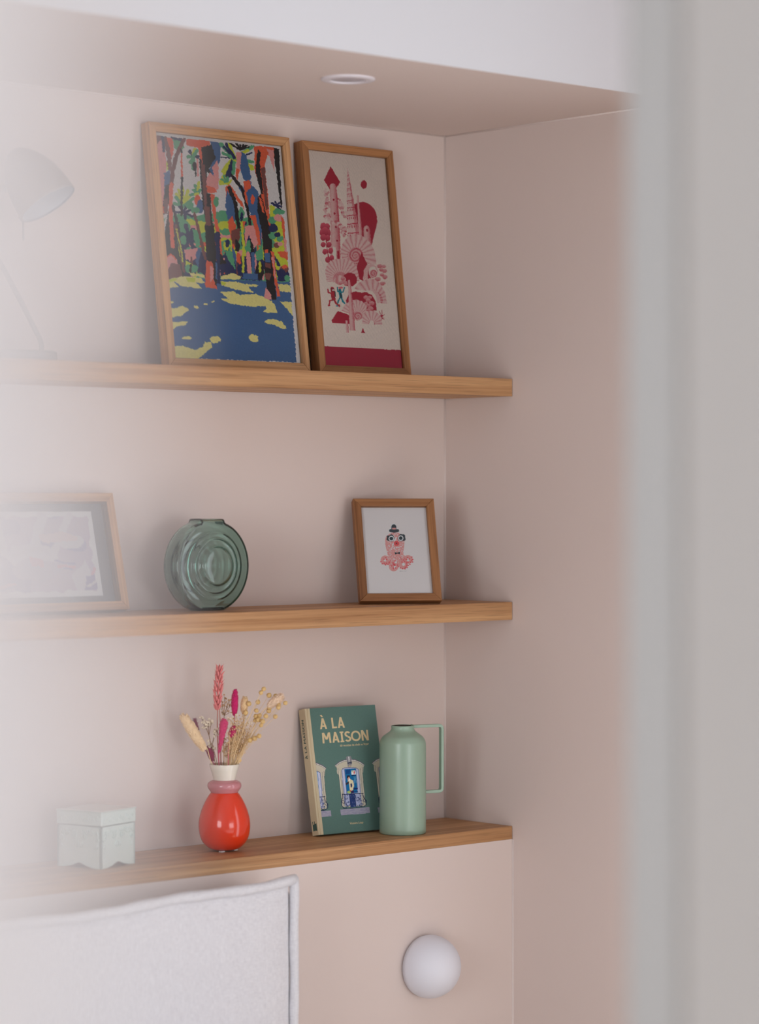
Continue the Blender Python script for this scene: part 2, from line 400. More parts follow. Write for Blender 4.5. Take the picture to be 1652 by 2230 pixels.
UVQ = [(0, 0), (1, 0), (1, 1), (0, 1)]
ORANGE, PNK, BLK, NAVY, BLUE = (224, 88, 60), (214, 138, 138), (26, 26, 30), (28, 38, 80), (58, 92, 138)
GRN, LIME, YEL, BRN, SKY = (78, 148, 112), (180, 188, 58), (206, 196, 128), (108, 64, 62), (196, 194, 198)
def art_palms(U, V):
    H = homog(UVQ, [(212, 168), (1275, 300), (1437, 2128), (370, 2080)])
    X, Y = happly(H, U, V)
    P = Paint(X, Y, SKY, 0.80, 5, 13.0, (193, 195, 201))
    p, e, l = P.poly, P.ell, P.line
    p(BLUE, (316, 1330), (1348, 1420), (1404, 2117), (370, 2076))
    # undergrowth in loose dabs
    p(GRN, (282, 900), (420, 860), (560, 880), (760, 840), (960, 900), (1180, 860), (1296, 900), (1345, 1440), (318, 1390))
    i = P.inpoly([(282, 930), (1296, 930), (1345, 1430), (318, 1380)])
    n = vnoise(X[i] / 46, Y[i] / 62, 5); n2 = vnoise(X[i] / 40, Y[i] / 70, 9)
    P.C[i[n > 0.60]] = P.col(LIME); P.C[i[n < 0.30]] = P.col(NAVY); P.C[i[(n2 > 0.70)]] = P.col(PNK); P.C[i[n2 < 0.16]] = P.col(ORANGE)
    i = P.inpoly([(300, 1180), (1320, 1240), (1345, 1440), (318, 1380)]); n = vnoise(X[i] / 60, Y[i] / 80, 12); P.C[i[n > 0.42]] = P.col(NAVY)
    # skies kept open
    p(SKY, (390, 470), (440, 380), (440, 690), (375, 660)); p(SKY, (456, 380), (565, 470), (605, 600), (545, 640), (470, 690), (460, 560))
    p(SKY, (760, 690), (815, 640), (835, 850), (790, 850), (742, 790)); p(SKY, (300, 900), (330, 890), (325, 1000), (296, 1010))
    # left edge
    p(BRN, (219, 195), (285, 205), (275, 300), (224, 295)); p(PNK, (222, 290), (290, 220), (320, 440), (300, 700), (292, 840), (272, 830))
    p(LIME, (318, 430), (338, 380), (345, 470), (320, 500)); p(BLUE, (300, 510), (352, 490), (350, 640), (300, 700)); p(BLK, (310, 620), (350, 600), (345, 760), (290, 880), (275, 880))
    p(ORANGE, (312, 210), (372, 222), (382, 320), (352, 430), (318, 370)); l(BRN, 34, (306, 212), (335, 330), (350, 480))
    l(NAVY, 26, (290, 212), (298, 330)); p(GRN, (372, 225), (430, 215), (470, 300), (430, 350), (385, 300)); p(NAVY, (345, 208), (470, 225), (455, 250), (380, 235))
    p(ORANGE, (270, 850), (292, 780), (300, 850)); p(BRN, (295, 740), (330, 720), (330, 860), (300, 860))
    p(BLK, (298, 1090), (305, 980), (345, 790), (385, 960), (430, 1230), (475, 1395), (440, 1405), (400, 1260), (305, 1210))
    l(BRN, 34, (466, 232), (405, 365), (372, 500), (362, 620)); l(ORANGE, 32, (360, 610), (354, 800), (362, 1000), (370, 1135))
    l(BLK, 26, (372, 790), (410, 950), (420, 1010)); l(BRN, 24, (395, 960), (440, 1180), (462, 1345)); l(LIME, 10, (400, 990), (440, 1160), (455, 1260))
    p(PNK, (303, 1225), (355, 1192), (400, 1235), (425, 1330), (320, 1370)); p(BRN, (318, 1350), (360, 1270), (430, 1290), (456, 1412), (326, 1412)); l(ORANGE, 12, (310, 1230), (355, 1200), (395, 1240))
    # thin tree and palms of the left half
    for a in ((398, 690), (420, 655), (455, 640), (500, 665), (520, 700)): l(LIME, 24, (455, 790), a)
    for a in ((385, 770), (395, 720), (520, 760), (545, 730)): l(GRN, 26, (455, 800), a)
    for a in ((400, 845), (430, 800), (480, 800), (525, 825), (535, 880), (480, 905)): l(NAVY, 22, (468, 850), a)
    l(ORANGE, 15, (446, 345), (448, 560)); l(BLK, 18, (449, 555), (446, 700), (444, 870)); l(BLK, 14, (437, 315), (450, 345))
    for a, c in (((500, 380), GRN), ((520, 430), GRN), ((540, 480), GRN), ((515, 330), NAVY), ((555, 320), LIME), ((585, 380), NAVY), ((575, 330), GRN)): l(c, 28, (548, 375), a)
    e(BLK, 555, 460, 18, 40); l(BLK, 12, (563, 480), (566, 540)); l(PNK, 16, (580, 400), (585, 540))
    for a, c in (((560, 620), GRN), ((590, 600), LIME), ((545, 660), GRN), ((600, 660), GRN), ((520, 700), GRN), ((560, 700), LIME)): l(c, 26, (580, 690), a)
    e(ORANGE, 578, 745, 24, 45); e(BLUE, 600, 800, 26, 60); e(GRN, 515, 790, 35, 30); e(GRN, 560, 830, 40, 26); e(LIME, 520, 930, 45, 26, 20); e(GRN, 480, 960, 34, 50, -30); e(LIME, 600, 950, 40, 30)
    for a in ((440, 1030), (480, 960), (540, 990), (560, 1060), (470, 1110), (540, 1140)): l(NAVY, 34, (505, 1055), a)
    p(GRN, (535, 990), (600, 1000), (612, 1130), (560, 1130)); e(GRN, 460, 1080, 26, 40); p(PNK, (465, 1160), (580, 1150), (590, 1215), (525, 1265), (478, 1240)); l(BRN, 18, (525, 1230), (530, 1330))
    e(BLUE, 592, 1235, 28, 90); p(LIME, (480, 1250), (535, 1290), (495, 1335), (478, 1320)); e(GRN, 548, 1325, 34, 34); e(GRN, 500, 1320, 24, 36); l(BLK, 14, (520, 1290), (516, 1360))
    p(NAVY, (600, 1180), (655, 1180), (660, 1370), (575, 1355)); l(BRN, 24, (553, 860), (600, 1050), (640, 1235))
    # big trunk in the middle
    p(ORANGE, (484, 232), (600, 236), (684, 248), (684, 322), (640, 330), (560, 300), (488, 285)); p(BLUE, (686, 250), (776, 265), (770, 410), (740, 480), (712, 590), (676, 490), (720, 400))
    p(PNK, (700, 470), (750, 410), (762, 580), (740, 620)); p(ORANGE, (578, 255), (615, 260), (640, 470), (606, 430)); p(BLK, (612, 300), (700, 280), (730, 390), (676, 480), (728, 580), (712, 585), (660, 500), (655, 640), (632, 560))
    p(PNK, (655, 560), (682, 512), (740, 560), (758, 640), (720, 690), (655, 650)); p(ORANGE, (655, 620), (720, 640), (740, 680), (660, 690))
    p(BLK, (592, 395), (612, 400), (640, 700), (640, 900), (622, 800)); p(BRN, (606, 430), (640, 450), (662, 700), (690, 800), (712, 1010), (650, 1000), (625, 650))
    p(BLK, (656, 690), (686, 690), (700, 900), (722, 1130), (742, 1400), (735, 1480), (655, 1250), (640, 950), (662, 960)); p(BRN, (655, 800), (680, 800), (690, 960), (660, 960))
    p(ORANGE, (682, 690), (722, 700), (732, 850), (772, 1060), (788, 1255), (772, 1265), (742, 1050), (712, 900)); p(NAVY, (728, 1090), (760, 1100), (770, 1260), (765, 1452), (740, 1442))
    p(BLK, (640, 960), (720, 960), (735, 1250), (655, 1250)); p(ORANGE, (652, 1248), (700, 1270), (715, 1330), (712, 1420), (745, 1498), (640, 1478)); p(PNK, (682, 1290), (710, 1320), (712, 1400), (684, 1440)); p(BLUE, (728, 1270), (742, 1280), (742, 1420), (730, 1400))
    p(BLK, (765, 1180), (800, 1250), (850, 1300), (800, 1330), (770, 1320)); p(NAVY, (765, 1290), (850, 1270), (905, 1340), (770, 1365))
    e(GRN, 785, 880, 56, 50); e(LIME, 800, 960, 52, 40); e(GRN, 735, 760, 22, 45); p(GRN, (808, 1170), (870, 1180), (896, 1340), (830, 1240)); p(LIME, (795, 1095), (860, 1130), (830, 1170), (800, 1170)); e(NAVY, 745, 1060, 26, 50); e(GRN, 815, 1015, 40, 30); e(NAVY, 830, 1110, 20, 34)
    # palm crown of the middle tree
    for a, w, c in (((775, 275), 34, GRN), ((800, 300), 22, NAVY), ((845, 268), 26, LIME), ((780, 385), 12, NAVY), ((800, 500), 46, LIME), ((775, 600), 40, LIME), ((836, 540), 46, NAVY), ((880, 520), 30, GRN), ((1034, 480), 44, LIME), ((1040, 430), 26, GRN),
                    ((1040, 300), 30, GRN), ((1030, 355), 14, NAVY), ((1000, 330), 26, LIME), ((790, 350), 22, GRN), ((820, 275), 20, NAVY)): l(c, w, (890, 395), a)
    for a in ((855, 272), (880, 290), (905, 270), (935, 266), (965, 280), (990, 285), (1008, 300)): l(BLK, 16, (938, 325), a)
    for a, c in (((780, 570), GRN), ((800, 545), GRN), ((830, 555), GRN), ((862, 580), LIME), ((770, 610), LIME)): l(c, 18, (835, 610), a)
    p(PNK, (903, 350), (952, 345), (952, 480), (922, 525), (903, 430)); p(ORANGE, (905, 470), (930, 500), (915, 590), (900, 540)); p(BLUE, (948, 345), (985, 362), (1030, 560), (1000, 610), (960, 560), (935, 480))
    p(BLUE, (868, 520), (960, 640), (1000, 560), (1090, 680), (1110, 900), (1115, 1130), (1050, 960), (990, 760), (930, 660))
    l(BLK, 26, (868, 540), (950, 650), (985, 760), (1010, 900), (1032, 1100), (1045, 1345)); p(ORANGE, (965, 590), (1012, 578), (1030, 640), (990, 680), (1002, 800), (975, 740))
    p(ORANGE, (812, 640), (845, 608), (955, 770), (975, 830), (905, 745), (858, 650), (822, 760)); p(BLUE, (826, 660), (885, 760), (905, 900), (862, 965), (828, 900), (812, 800)); l(BLK, 30, (845, 640), (895, 770), (912, 900), (925, 1000))
    e(ORANGE, 1040, 745, 16, 40); p(ORANGE, (1010, 880), (1062, 870), (1092, 1000), (1108, 1140), (1080, 1110), (1050, 950)); p(PNK, (972, 970), (1050, 960), (1085, 1110), (1050, 1150), (1008, 1040), (975, 1150))
    p(ORANGE, (832, 930), (870, 880), (900, 970), (905, 1095), (860, 1080)); p(BRN, (858, 1000), (930, 985), (938, 1060), (900, 1160), (868, 1100)); p(BLK, (898, 1070), (935, 1130), (925, 1185), (890, 1170)); p(BLUE, (865, 1130), (900, 1200), (905, 1330), (870, 1200)); p(ORANGE, (905, 1190), (935, 1200), (940, 1290), (905, 1270)); l(BRN, 12, (905, 1270), (908, 1380))
    l(LIME, 18, (945, 900), (962, 1120), (958, 1350)); e(GRN, 945, 860, 26, 55); e(NAVY, 948, 890, 14, 40); l(PNK, 34, (1000, 1200), (1012, 1355)); l(BLUE, 26, (1040, 1200), (1045, 1350)); l(PNK, 14, (1060, 1210), (1068, 1330)); p(GRN, (1062, 1190), (1122, 1130), (1124, 1250), (1072, 1255)); e(BLK, 1100, 1345, 34, 70); e(LIME, 1100, 1310, 12, 50); p(BLUE, (965, 1360), (1085, 1370), (1080, 1420), (950, 1405))
    # right-hand trunk
    p(ORANGE, (1053, 293), (1215, 300), (1222, 400), (1165, 370), (1140, 460), (1168, 700), (1190, 1010), (1150, 900), (1100, 640), (1058, 500)); p(BLK, (1085, 320), (1108, 350), (1100, 440), (1130, 700), (1110, 700), (1062, 500)); p(BRN, (1108, 480), (1142, 470), (1172, 820), (1150, 830))
    p(PNK, (1160, 320), (1215, 330), (1224, 510), (1190, 420)); p(SKY, (1165, 385), (1225, 520), (1272, 700), (1278, 770), (1190, 770), (1150, 560)); p(SKY, (1030, 510), (1058, 500), (1082, 610), (1062, 650), (1030, 620))
    p(BLK, (1215, 308), (1262, 320), (1270, 520), (1290, 820), (1276, 820), (1250, 600), (1228, 470)); p(BLK, (1082, 720), (1112, 700), (1162, 900), (1202, 1070), (1202, 1180), (1130, 1185), (1112, 1000), (1080, 850)); p(ORANGE, (1090, 720), (1112, 730), (1140, 860), (1120, 850))
    # right foliage
    p(LIME, (1180, 790), (1222, 800), (1245, 900), (1290, 940), (1302, 1080), (1340, 1320), (1285, 1325), (1205, 1180), (1250, 1100), (1240, 980), (1186, 880))
    for a in ((1200, 775), (1230, 765), (1262, 770), (1280, 800), (1270, 830)): l(NAVY, 16, (1240, 800), a)
    for x, y, r, c in ((1245, 850, 36, GRN), (1285, 850, 24, GRN), (1205, 920, 34, GRN), (1205, 1050, 32, GRN), (1268, 1075, 28, GRN), (1255, 900, 36, PNK), (1210, 985, 40, NAVY), (1245, 1040, 26, NAVY), (1240, 1130, 26, BRN), (1270, 1120, 22, PNK), (1305, 1330, 38, BRN), (1275, 1360, 36, NAVY)): e(c, x, y, r, r * 0.85)
    p(ORANGE, (1278, 890), (1304, 910), (1314, 1180), (1300, 1100), (1285, 990)); p(ORANGE, (1246, 1180), (1330, 1180), (1332, 1262), (1300, 1235), (1262, 1225)); p(PNK, (1300, 1060), (1322, 1090), (1322, 1190), (1306, 1180)); p(NAVY, (1235, 1330), (1342, 1370), (1346, 1440), (1250, 1425)); e(GRN, 1326, 1408, 24, 30); e(ORANGE, 1310, 1310, 24, 16)
    # lower right trunk
    p(BLK, (1132, 1180), (1202, 1170), (1222, 1440), (1240, 1585), (1170, 1588), (1150, 1450), (1138, 1330)); p(BLUE, (1140, 1190), (1180, 1190), (1185, 1270), (1140, 1270)); p(BRN, (1140, 1275), (1192, 1282), (1190, 1322), (1145, 1312)); p(BRN, (1145, 1362), (1196, 1366), (1180, 1425), (1145, 1410)); p(ORANGE, (1140, 1165), (1172, 1160), (1172, 1190), (1142, 1195))
    p(PNK, (1152, 1480), (1190, 1545), (1192, 1586), (1128, 1580)); p(ORANGE, (1188, 1180), (1216, 1190), (1236, 1400), (1268, 1556), (1244, 1556), (1215, 1400)); l(PNK, 10, (1205, 1230), (1225, 1400))
    # pools of light on the ground
    p(YEL, (322, 1412), (480, 1385), (600, 1400), (640, 1440), (565, 1442), (610, 1492), (440, 1470), (325, 1492)); p(BLUE, (385, 1430), (455, 1480), (430, 1485), (380, 1440)); p(LIME, (325, 1412), (400, 1405), (390, 1425), (325, 1440)); p(LIME, (485, 1400), (560, 1405), (550, 1440), (490, 1430))
    p(YEL, (500, 1352), (640, 1378), (640, 1402), (520, 1378)); p(YEL, (770, 1385), (880, 1362), (945, 1390), (925, 1416), (770, 1410)); p(YEL, (768, 1432), (900, 1435), (960, 1452), (1092, 1460), (1070, 1478), (1002, 1472), (1045, 1532), (900, 1502), (775, 1462)); p(LIME, (768, 1432), (820, 1440), (810, 1465), (770, 1455))
    p(YEL, (763, 1516), (880, 1518), (935, 1546), (1060, 1536), (1130, 1565), (1180, 1590), (1222, 1622), (1248, 1700), (1125, 1692), (1156, 1662), (1140, 1640), (1040, 1645), (850, 1620), (772, 1578), (838, 1582)); p(YEL, (1250, 1452), (1350, 1462), (1356, 1527), (1262, 1512)); p(YEL, (1265, 1600), (1362, 1606), (1372, 1728), (1312, 1652))
    p(YEL, (343, 1660), (400, 1652), (450, 1632), (507, 1670), (440, 1722), (350, 1732)); p(YEL, (348, 1770), (498, 1768), (470, 1800), (400, 1810), (355, 1842)); p(YEL, (1133, 1778), (1160, 1750), (1210, 1748), (1285, 1772), (1322, 1828), (1290, 1832), (1220, 1800))
    e(YEL, 485, 1907, 40, 14); e(YEL, 1045, 1910, 44, 30, 25); e(YEL, 724, 1920, 46, 28); e(YEL, 567, 1645, 25, 12, 15); e(YEL, 643, 1623, 17, 9); e(YEL, 705, 1601, 14, 6); e(YEL, 355, 1607, 22, 10)
    p(YEL, (365, 1978), (440, 1970), (560, 2010), (620, 1980), (640, 1940), (690, 1945), (697, 1990), (640, 2032), (580, 2082), (370, 2078))
    # the paper left bare round the picture
    A, B_ = P.X, P.Y
    t = (B_ - 190) / 1920.0
    edge = (A < 220 + t * 152) | (A > 1260 + t * 144) | (B_ < 196 + (A - 220) * 0.112) | (B_ > 2074 + (A - 372) * 0.040)
    P.C[edge] = P.col(SKY)
    return P.C * (0.93 + 0.14 * vnoise(X / 6, Y / 6, 3))[:, None]

CRIM, PAP2 = (122, 20, 40), (166, 156, 152)
def art_shells(U, V):
    H = homog(UVQ, [(190, 148), (890, 226), (1052, 2120), (348, 2092)])
    X, Y = happly(H, U, V)
    P = Paint(X, Y, PAP2, 0.84, 2.5, 16.0, (158, 160, 166))
    p, e, l = P.poly, P.ell, P.line
    dots = (np.sin(X * 2 * math.pi / 17 + Y * 0.19) * np.sin(Y * 2 * math.pi / 17 - X * 0.08) > 0.72) & (vnoise(X / 120, Y / 120, 4) > 0.42)
    P.C[dots] *= 0.80
    grain = vnoise(X / 5, Y / 5, 7)
    def tone(i, t): P.mix(i, (172, 146, 146), (138, 34, 56), t + (grain[i] - 0.5) * 0.28)
    def column(pts, lx0, lx1, slope=0.0):
        i = P.inpoly(pts); ys = [q[1] for q in pts]; f = (P.Y[i] - min(ys)) / (max(ys) - min(ys))
        c0 = lx0[0] + (lx0[1] - lx0[0]) * f; c1 = lx1[0] + (lx1[1] - lx1[0]) * f
        s = (P.X[i] - c0) / (c1 - c0); tone(i, 0.25 + 0.75 * np.abs(s - 0.32) ** 1.3 * 1.5)
    def fan(pts, cx, cy, n, ph=0.0, r0=60, curl=0.0):
        i = P.inpoly(pts); a = np.arctan2(P.Y[i] - cy, P.X[i] - cx); r = np.hypot(P.X[i] - cx, P.Y[i] - cy)
        w = np.abs(np.sin(n * a + ph + curl * r / 100)); tone(i, 0.72 - 0.62 * w ** 0.7 + 0.35 * (r < r0))
    def spiral(cx, cy, r, turns, sq=1.0):
        i = P.inell(cx, cy, r, r * 1.12); a = np.arctan2(P.Y[i] - cy, P.X[i] - cx); q = np.hypot(P.X[i] - cx, (P.Y[i] - cy) / 1.12) / r
        w = 0.5 + 0.5 * np.cos(2 * math.pi * turns * q ** 0.75 - a); rib = 0.5 + 0.5 * np.cos(26 * a); tone(i, 0.25 + 0.55 * w + 0.22 * rib * (q > 0.35))
    def tuft(pts):
        for x, y, r in pts:
            i = P.inell(x, y, r, r * 0.8); tone(i, 0.35 + 0.6 * ((P.Y[i] - y + r) / (2 * r)))
    p(CRIM, (410, 295), (494, 436), (440, 525), (398, 500), (350, 420)); e(CRIM, 705, 457, 28, 37)
    p(CRIM, (615, 640), (655, 620), (700, 612), (745, 625), (790, 665), (818, 720), (826, 790), (815, 850), (776, 1002), (690, 920), (640, 820))
    rnd = random.Random(4)
    for (x0, y0, x1, y1, n) in ((375, 515, 385, 600, 12), (400, 610, 360, 720, 18), (365, 740, 440, 770, 16), (430, 760, 540, 900, 34), (480, 600, 550, 760, 26), (520, 840, 540, 920, 16)):
        for k in range(n):
            t = k / n; x = x0 + (x1 - x0) * t + rnd.uniform(-18, 18); y = y0 + (y1 - y0) * t + rnd.uniform(-18, 18)
            i = P.inell(x, y, rnd.uniform(8, 15), rnd.uniform(8, 15)); tone(i, np.full(len(i), rnd.choice((0.1, 0.3, 0.55, 0.85))))
    column([(400, 475), (412, 455), (430, 448), (448, 456), (462, 480), (490, 800), (500, 1130), (412, 1130), (412, 800)], (400, 412), (462, 502))
    for k in range(30):
        t = k / 30; x = 380 + 150 * t + rnd.uniform(-22, 22); y = 755 + 110 * t + rnd.uniform(-18, 18)
        i = P.inell(x, y, 12, 11); tone(i, np.full(len(i), rnd.choice((0.1, 0.25, 0.5, 0.8))))
    for x, y in ((437, 597), (446, 720), (457, 840), (467, 963)): e(CRIM, x, y, 9, 11)
    p((170, 158, 154), (430, 1020), (455, 1020), (462, 1130), (432, 1130)); p(CRIM, (468, 1060), (476, 1048), (486, 1060), (492, 1128), (470, 1128))
    column([(643, 562), (650, 550), (657, 562), (696, 918), (660, 918)], (643, 660), (657, 696))
    column([(703, 850), (712, 832), (730, 824), (750, 834), (758, 852), (774, 995), (708, 940)], (702, 710), (758, 774)); e(CRIM, 733, 868, 9, 13)
    # tall banded spire
    i = P.inpoly([(556, 298), (600, 520), (650, 800), (668, 925), (560, 925), (552, 560)]); yy = P.Y[i]; xx = P.X[i]; f = np.clip((yy - 298) / 627, 0, 1)
    s = (xx - (556 - 0 * f)) / (4 + 108 * f)
    k = np.sqrt(np.clip(f, 0, 1)) * 0 + (yy - 298 + (s - .3) * 10); ring = np.sqrt(np.clip(k, 0, None) * 28) / 9.2
    fr = ring - np.floor(ring); tone(i, 0.08 + 0.55 * (s > 0.72) + 0.9 * (fr < 0.12) + 0.85 * ((fr > 0.22) & (fr < 0.5) & (np.sin(s * 30) > 0.35)))
    # plant on the left
    for x, y, rx, ry in ((345, 835, 28, 34), (380, 840, 24, 34), (335, 890, 24, 34), (385, 895, 26, 36), (360, 880, 30, 40), (345, 935, 26, 30), (385, 940, 22, 28), (345, 1000, 22, 26), (395, 1000, 24, 26), (360, 1062, 22, 26), (410, 1055, 22, 28), (385, 1135, 24, 28), (420, 1120, 22, 26)):
        i = P.inell(x, y, rx, ry); P.mix(i, (150, 60, 78), (118, 22, 42), (P.Y[i] - y + ry) / (2 * ry))
    l((124, 24, 44), 8, (370, 940), (375, 1000), (395, 1130))
    # big ammonite
    fan([(498, 1060), (520, 980), (570, 920), (640, 902), (710, 930), (770, 990), (805, 1070), (818, 1180), (735, 1170), (700, 1250), (640, 1220), (560, 1150), (510, 1130)], 630, 1095, 10.5, 0.3, 70)
    spiral(632, 1098, 68, 3.2)
    fan([(362, 1230), (385, 1165), (430, 1135), (500, 1128), (580, 1135), (640, 1190), (660, 1260), (670, 1325), (600, 1330), (560, 1345), (480, 1340), (375, 1335)], 495, 1305, 15, 0.5, 60, 0.6)
    e(CRIM, 580, 1315, 66, 64); p(PAP2, (500, 1376), (646, 1376), (646, 1400), (500, 1400))
    i = P.inell(495, 1318, 52, 44); tone(i, 0.4 + 0.3 * np.sin(P.X[i] / 9)); tuft([(520, 1305, 22), (540, 1340, 20), (500, 1345, 20), (545, 1355, 18)])
    p(CRIM, (685, 1070), (740, 1178), (720, 1205), (700, 1325), (668, 1310), (642, 1200))
    # curled shell and leaves on the right
    tuft([(848, 1190, 24), (885, 1195, 20), (890, 1235, 22), (860, 1225, 20), (895, 1290, 24), (870, 1270, 20), (830, 1310, 26), (870, 1350, 22), (885, 1345, 16)])
    fan([(700, 1310), (706, 1230), (730, 1185), (780, 1172), (820, 1195), (835, 1240), (815, 1290), (780, 1302), (745, 1290), (740, 1310)], 785, 1240, 22, 0, 20)
    e(PAP2, 786, 1245, 36, 48); spiral(792, 1258, 32, 2.2); p(CRIM, (745, 1225), (752, 1255), (775, 1305), (742, 1305))
    # fan ammonite lower right
    fan([(620, 1400), (660, 1345), (720, 1312), (790, 1305), (850, 1345), (892, 1420), (918, 1530), (828, 1522), (812, 1450), (770, 1410), (700, 1410)], 790, 1500, 10, 0.2, 85)
    fan([(770, 1410), (812, 1450), (828, 1522), (860, 1526), (845, 1450), (800, 1395)], 780, 1500, 24, 0.2, 30)
    p(CRIM, (548, 1500), (575, 1440), (620, 1420), (655, 1424), (690, 1432), (725, 1425), (775, 1450), (815, 1510), (822, 1592), (750, 1600), (560, 1560))
    tuft([(725, 1475, 22), (760, 1475, 20), (745, 1500, 22), (725, 1530, 20), (775, 1528, 24), (745, 1550, 20), (770, 1575, 24), (750, 1590, 20)])
    fan([(508, 1595), (540, 1540), (590, 1505), (640, 1492), (690, 1510), (735, 1550), (725, 1620), (690, 1670), (640, 1680), (570, 1620)], 648, 1650, 14, 0.1, 45, 0.5); spiral(652, 1645, 34, 2.0)
    fan([(690, 1712), (700, 1640), (730, 1600), (790, 1592), (840, 1620), (868, 1660), (872, 1722), (802, 1722), (795, 1690), (778, 1678), (762, 1690), (755, 1716)], 778, 1715, 9, 0.5, 30)
    for k in range(11): l((128, 28, 48), 5, (868, 1655), (868 + rnd.uniform(-30, 22), 1655 + rnd.uniform(-70, 18)))
    p(CRIM, (475, 1598), (575, 1632), (580, 1716), (428, 1708), (419, 1682)); column([(566, 1320), (576, 1314), (586, 1320), (634, 1776), (582, 1776)], (566, 582), (586, 634)); column([(545, 1682), (564, 1682), (576, 1796), (550, 1794)], (545, 550), (564, 576)); p(CRIM, (697, 1748), (719, 1798), (684, 1797))
    # two little divers
    R, T, K = (128, 26, 40), (6, 92, 108), (30, 28, 34)
    l(R, 13, (384, 1402), (392, 1432), (418, 1440)); p(R, (412, 1415), (448, 1415), (455, 1500), (420, 1505)); e(R, 425, 1398, 16, 20); l(R, 15, (425, 1500), (402, 1505), (400, 1548), (390, 1550)); l(R, 15, (445, 1500), (458, 1530), (485, 1545), (490, 1555)); l(K, 5, (412, 1398), (446, 1402)); l(K, 9, (451, 1425), (453, 1465)); l(K, 4, (420, 1472), (450, 1474)); l(K, 4, (412, 1418), (446, 1420)); e(PAP2, 434, 1412, 6, 7); l(K, 4, (418, 1500), (452, 1502))
    l(T, 12, (470, 1385), (474, 1420), (495, 1430), (522, 1425), (533, 1388)); e(T, 494, 1412, 12, 16); p(T, (484, 1430), (512, 1430), (514, 1480), (490, 1482)); l(T, 15, (495, 1478), (480, 1502), (474, 1525)); l(T, 15, (508, 1478), (518, 1510), (536, 1528)); l(K, 11, (500, 1440), (504, 1475)); e(T, 470, 1552, 12, 6); e(K, 488, 1408, 6, 7); e((150, 70, 84), 500, 1388, 20, 10)
    # the crimson band at the foot, with its small imprint line
    B0 = 1914 + (P.X - 335) * 0.0505; P.C[(P.Y > B0)] = P.col((118, 24, 44)); l((170, 120, 126), 5, (656, 2103), (672, 2104)); l((170, 120, 126), 5, (678, 2104), (718, 2106))
    return P.C * (0.96 + 0.08 * grain)[:, None]

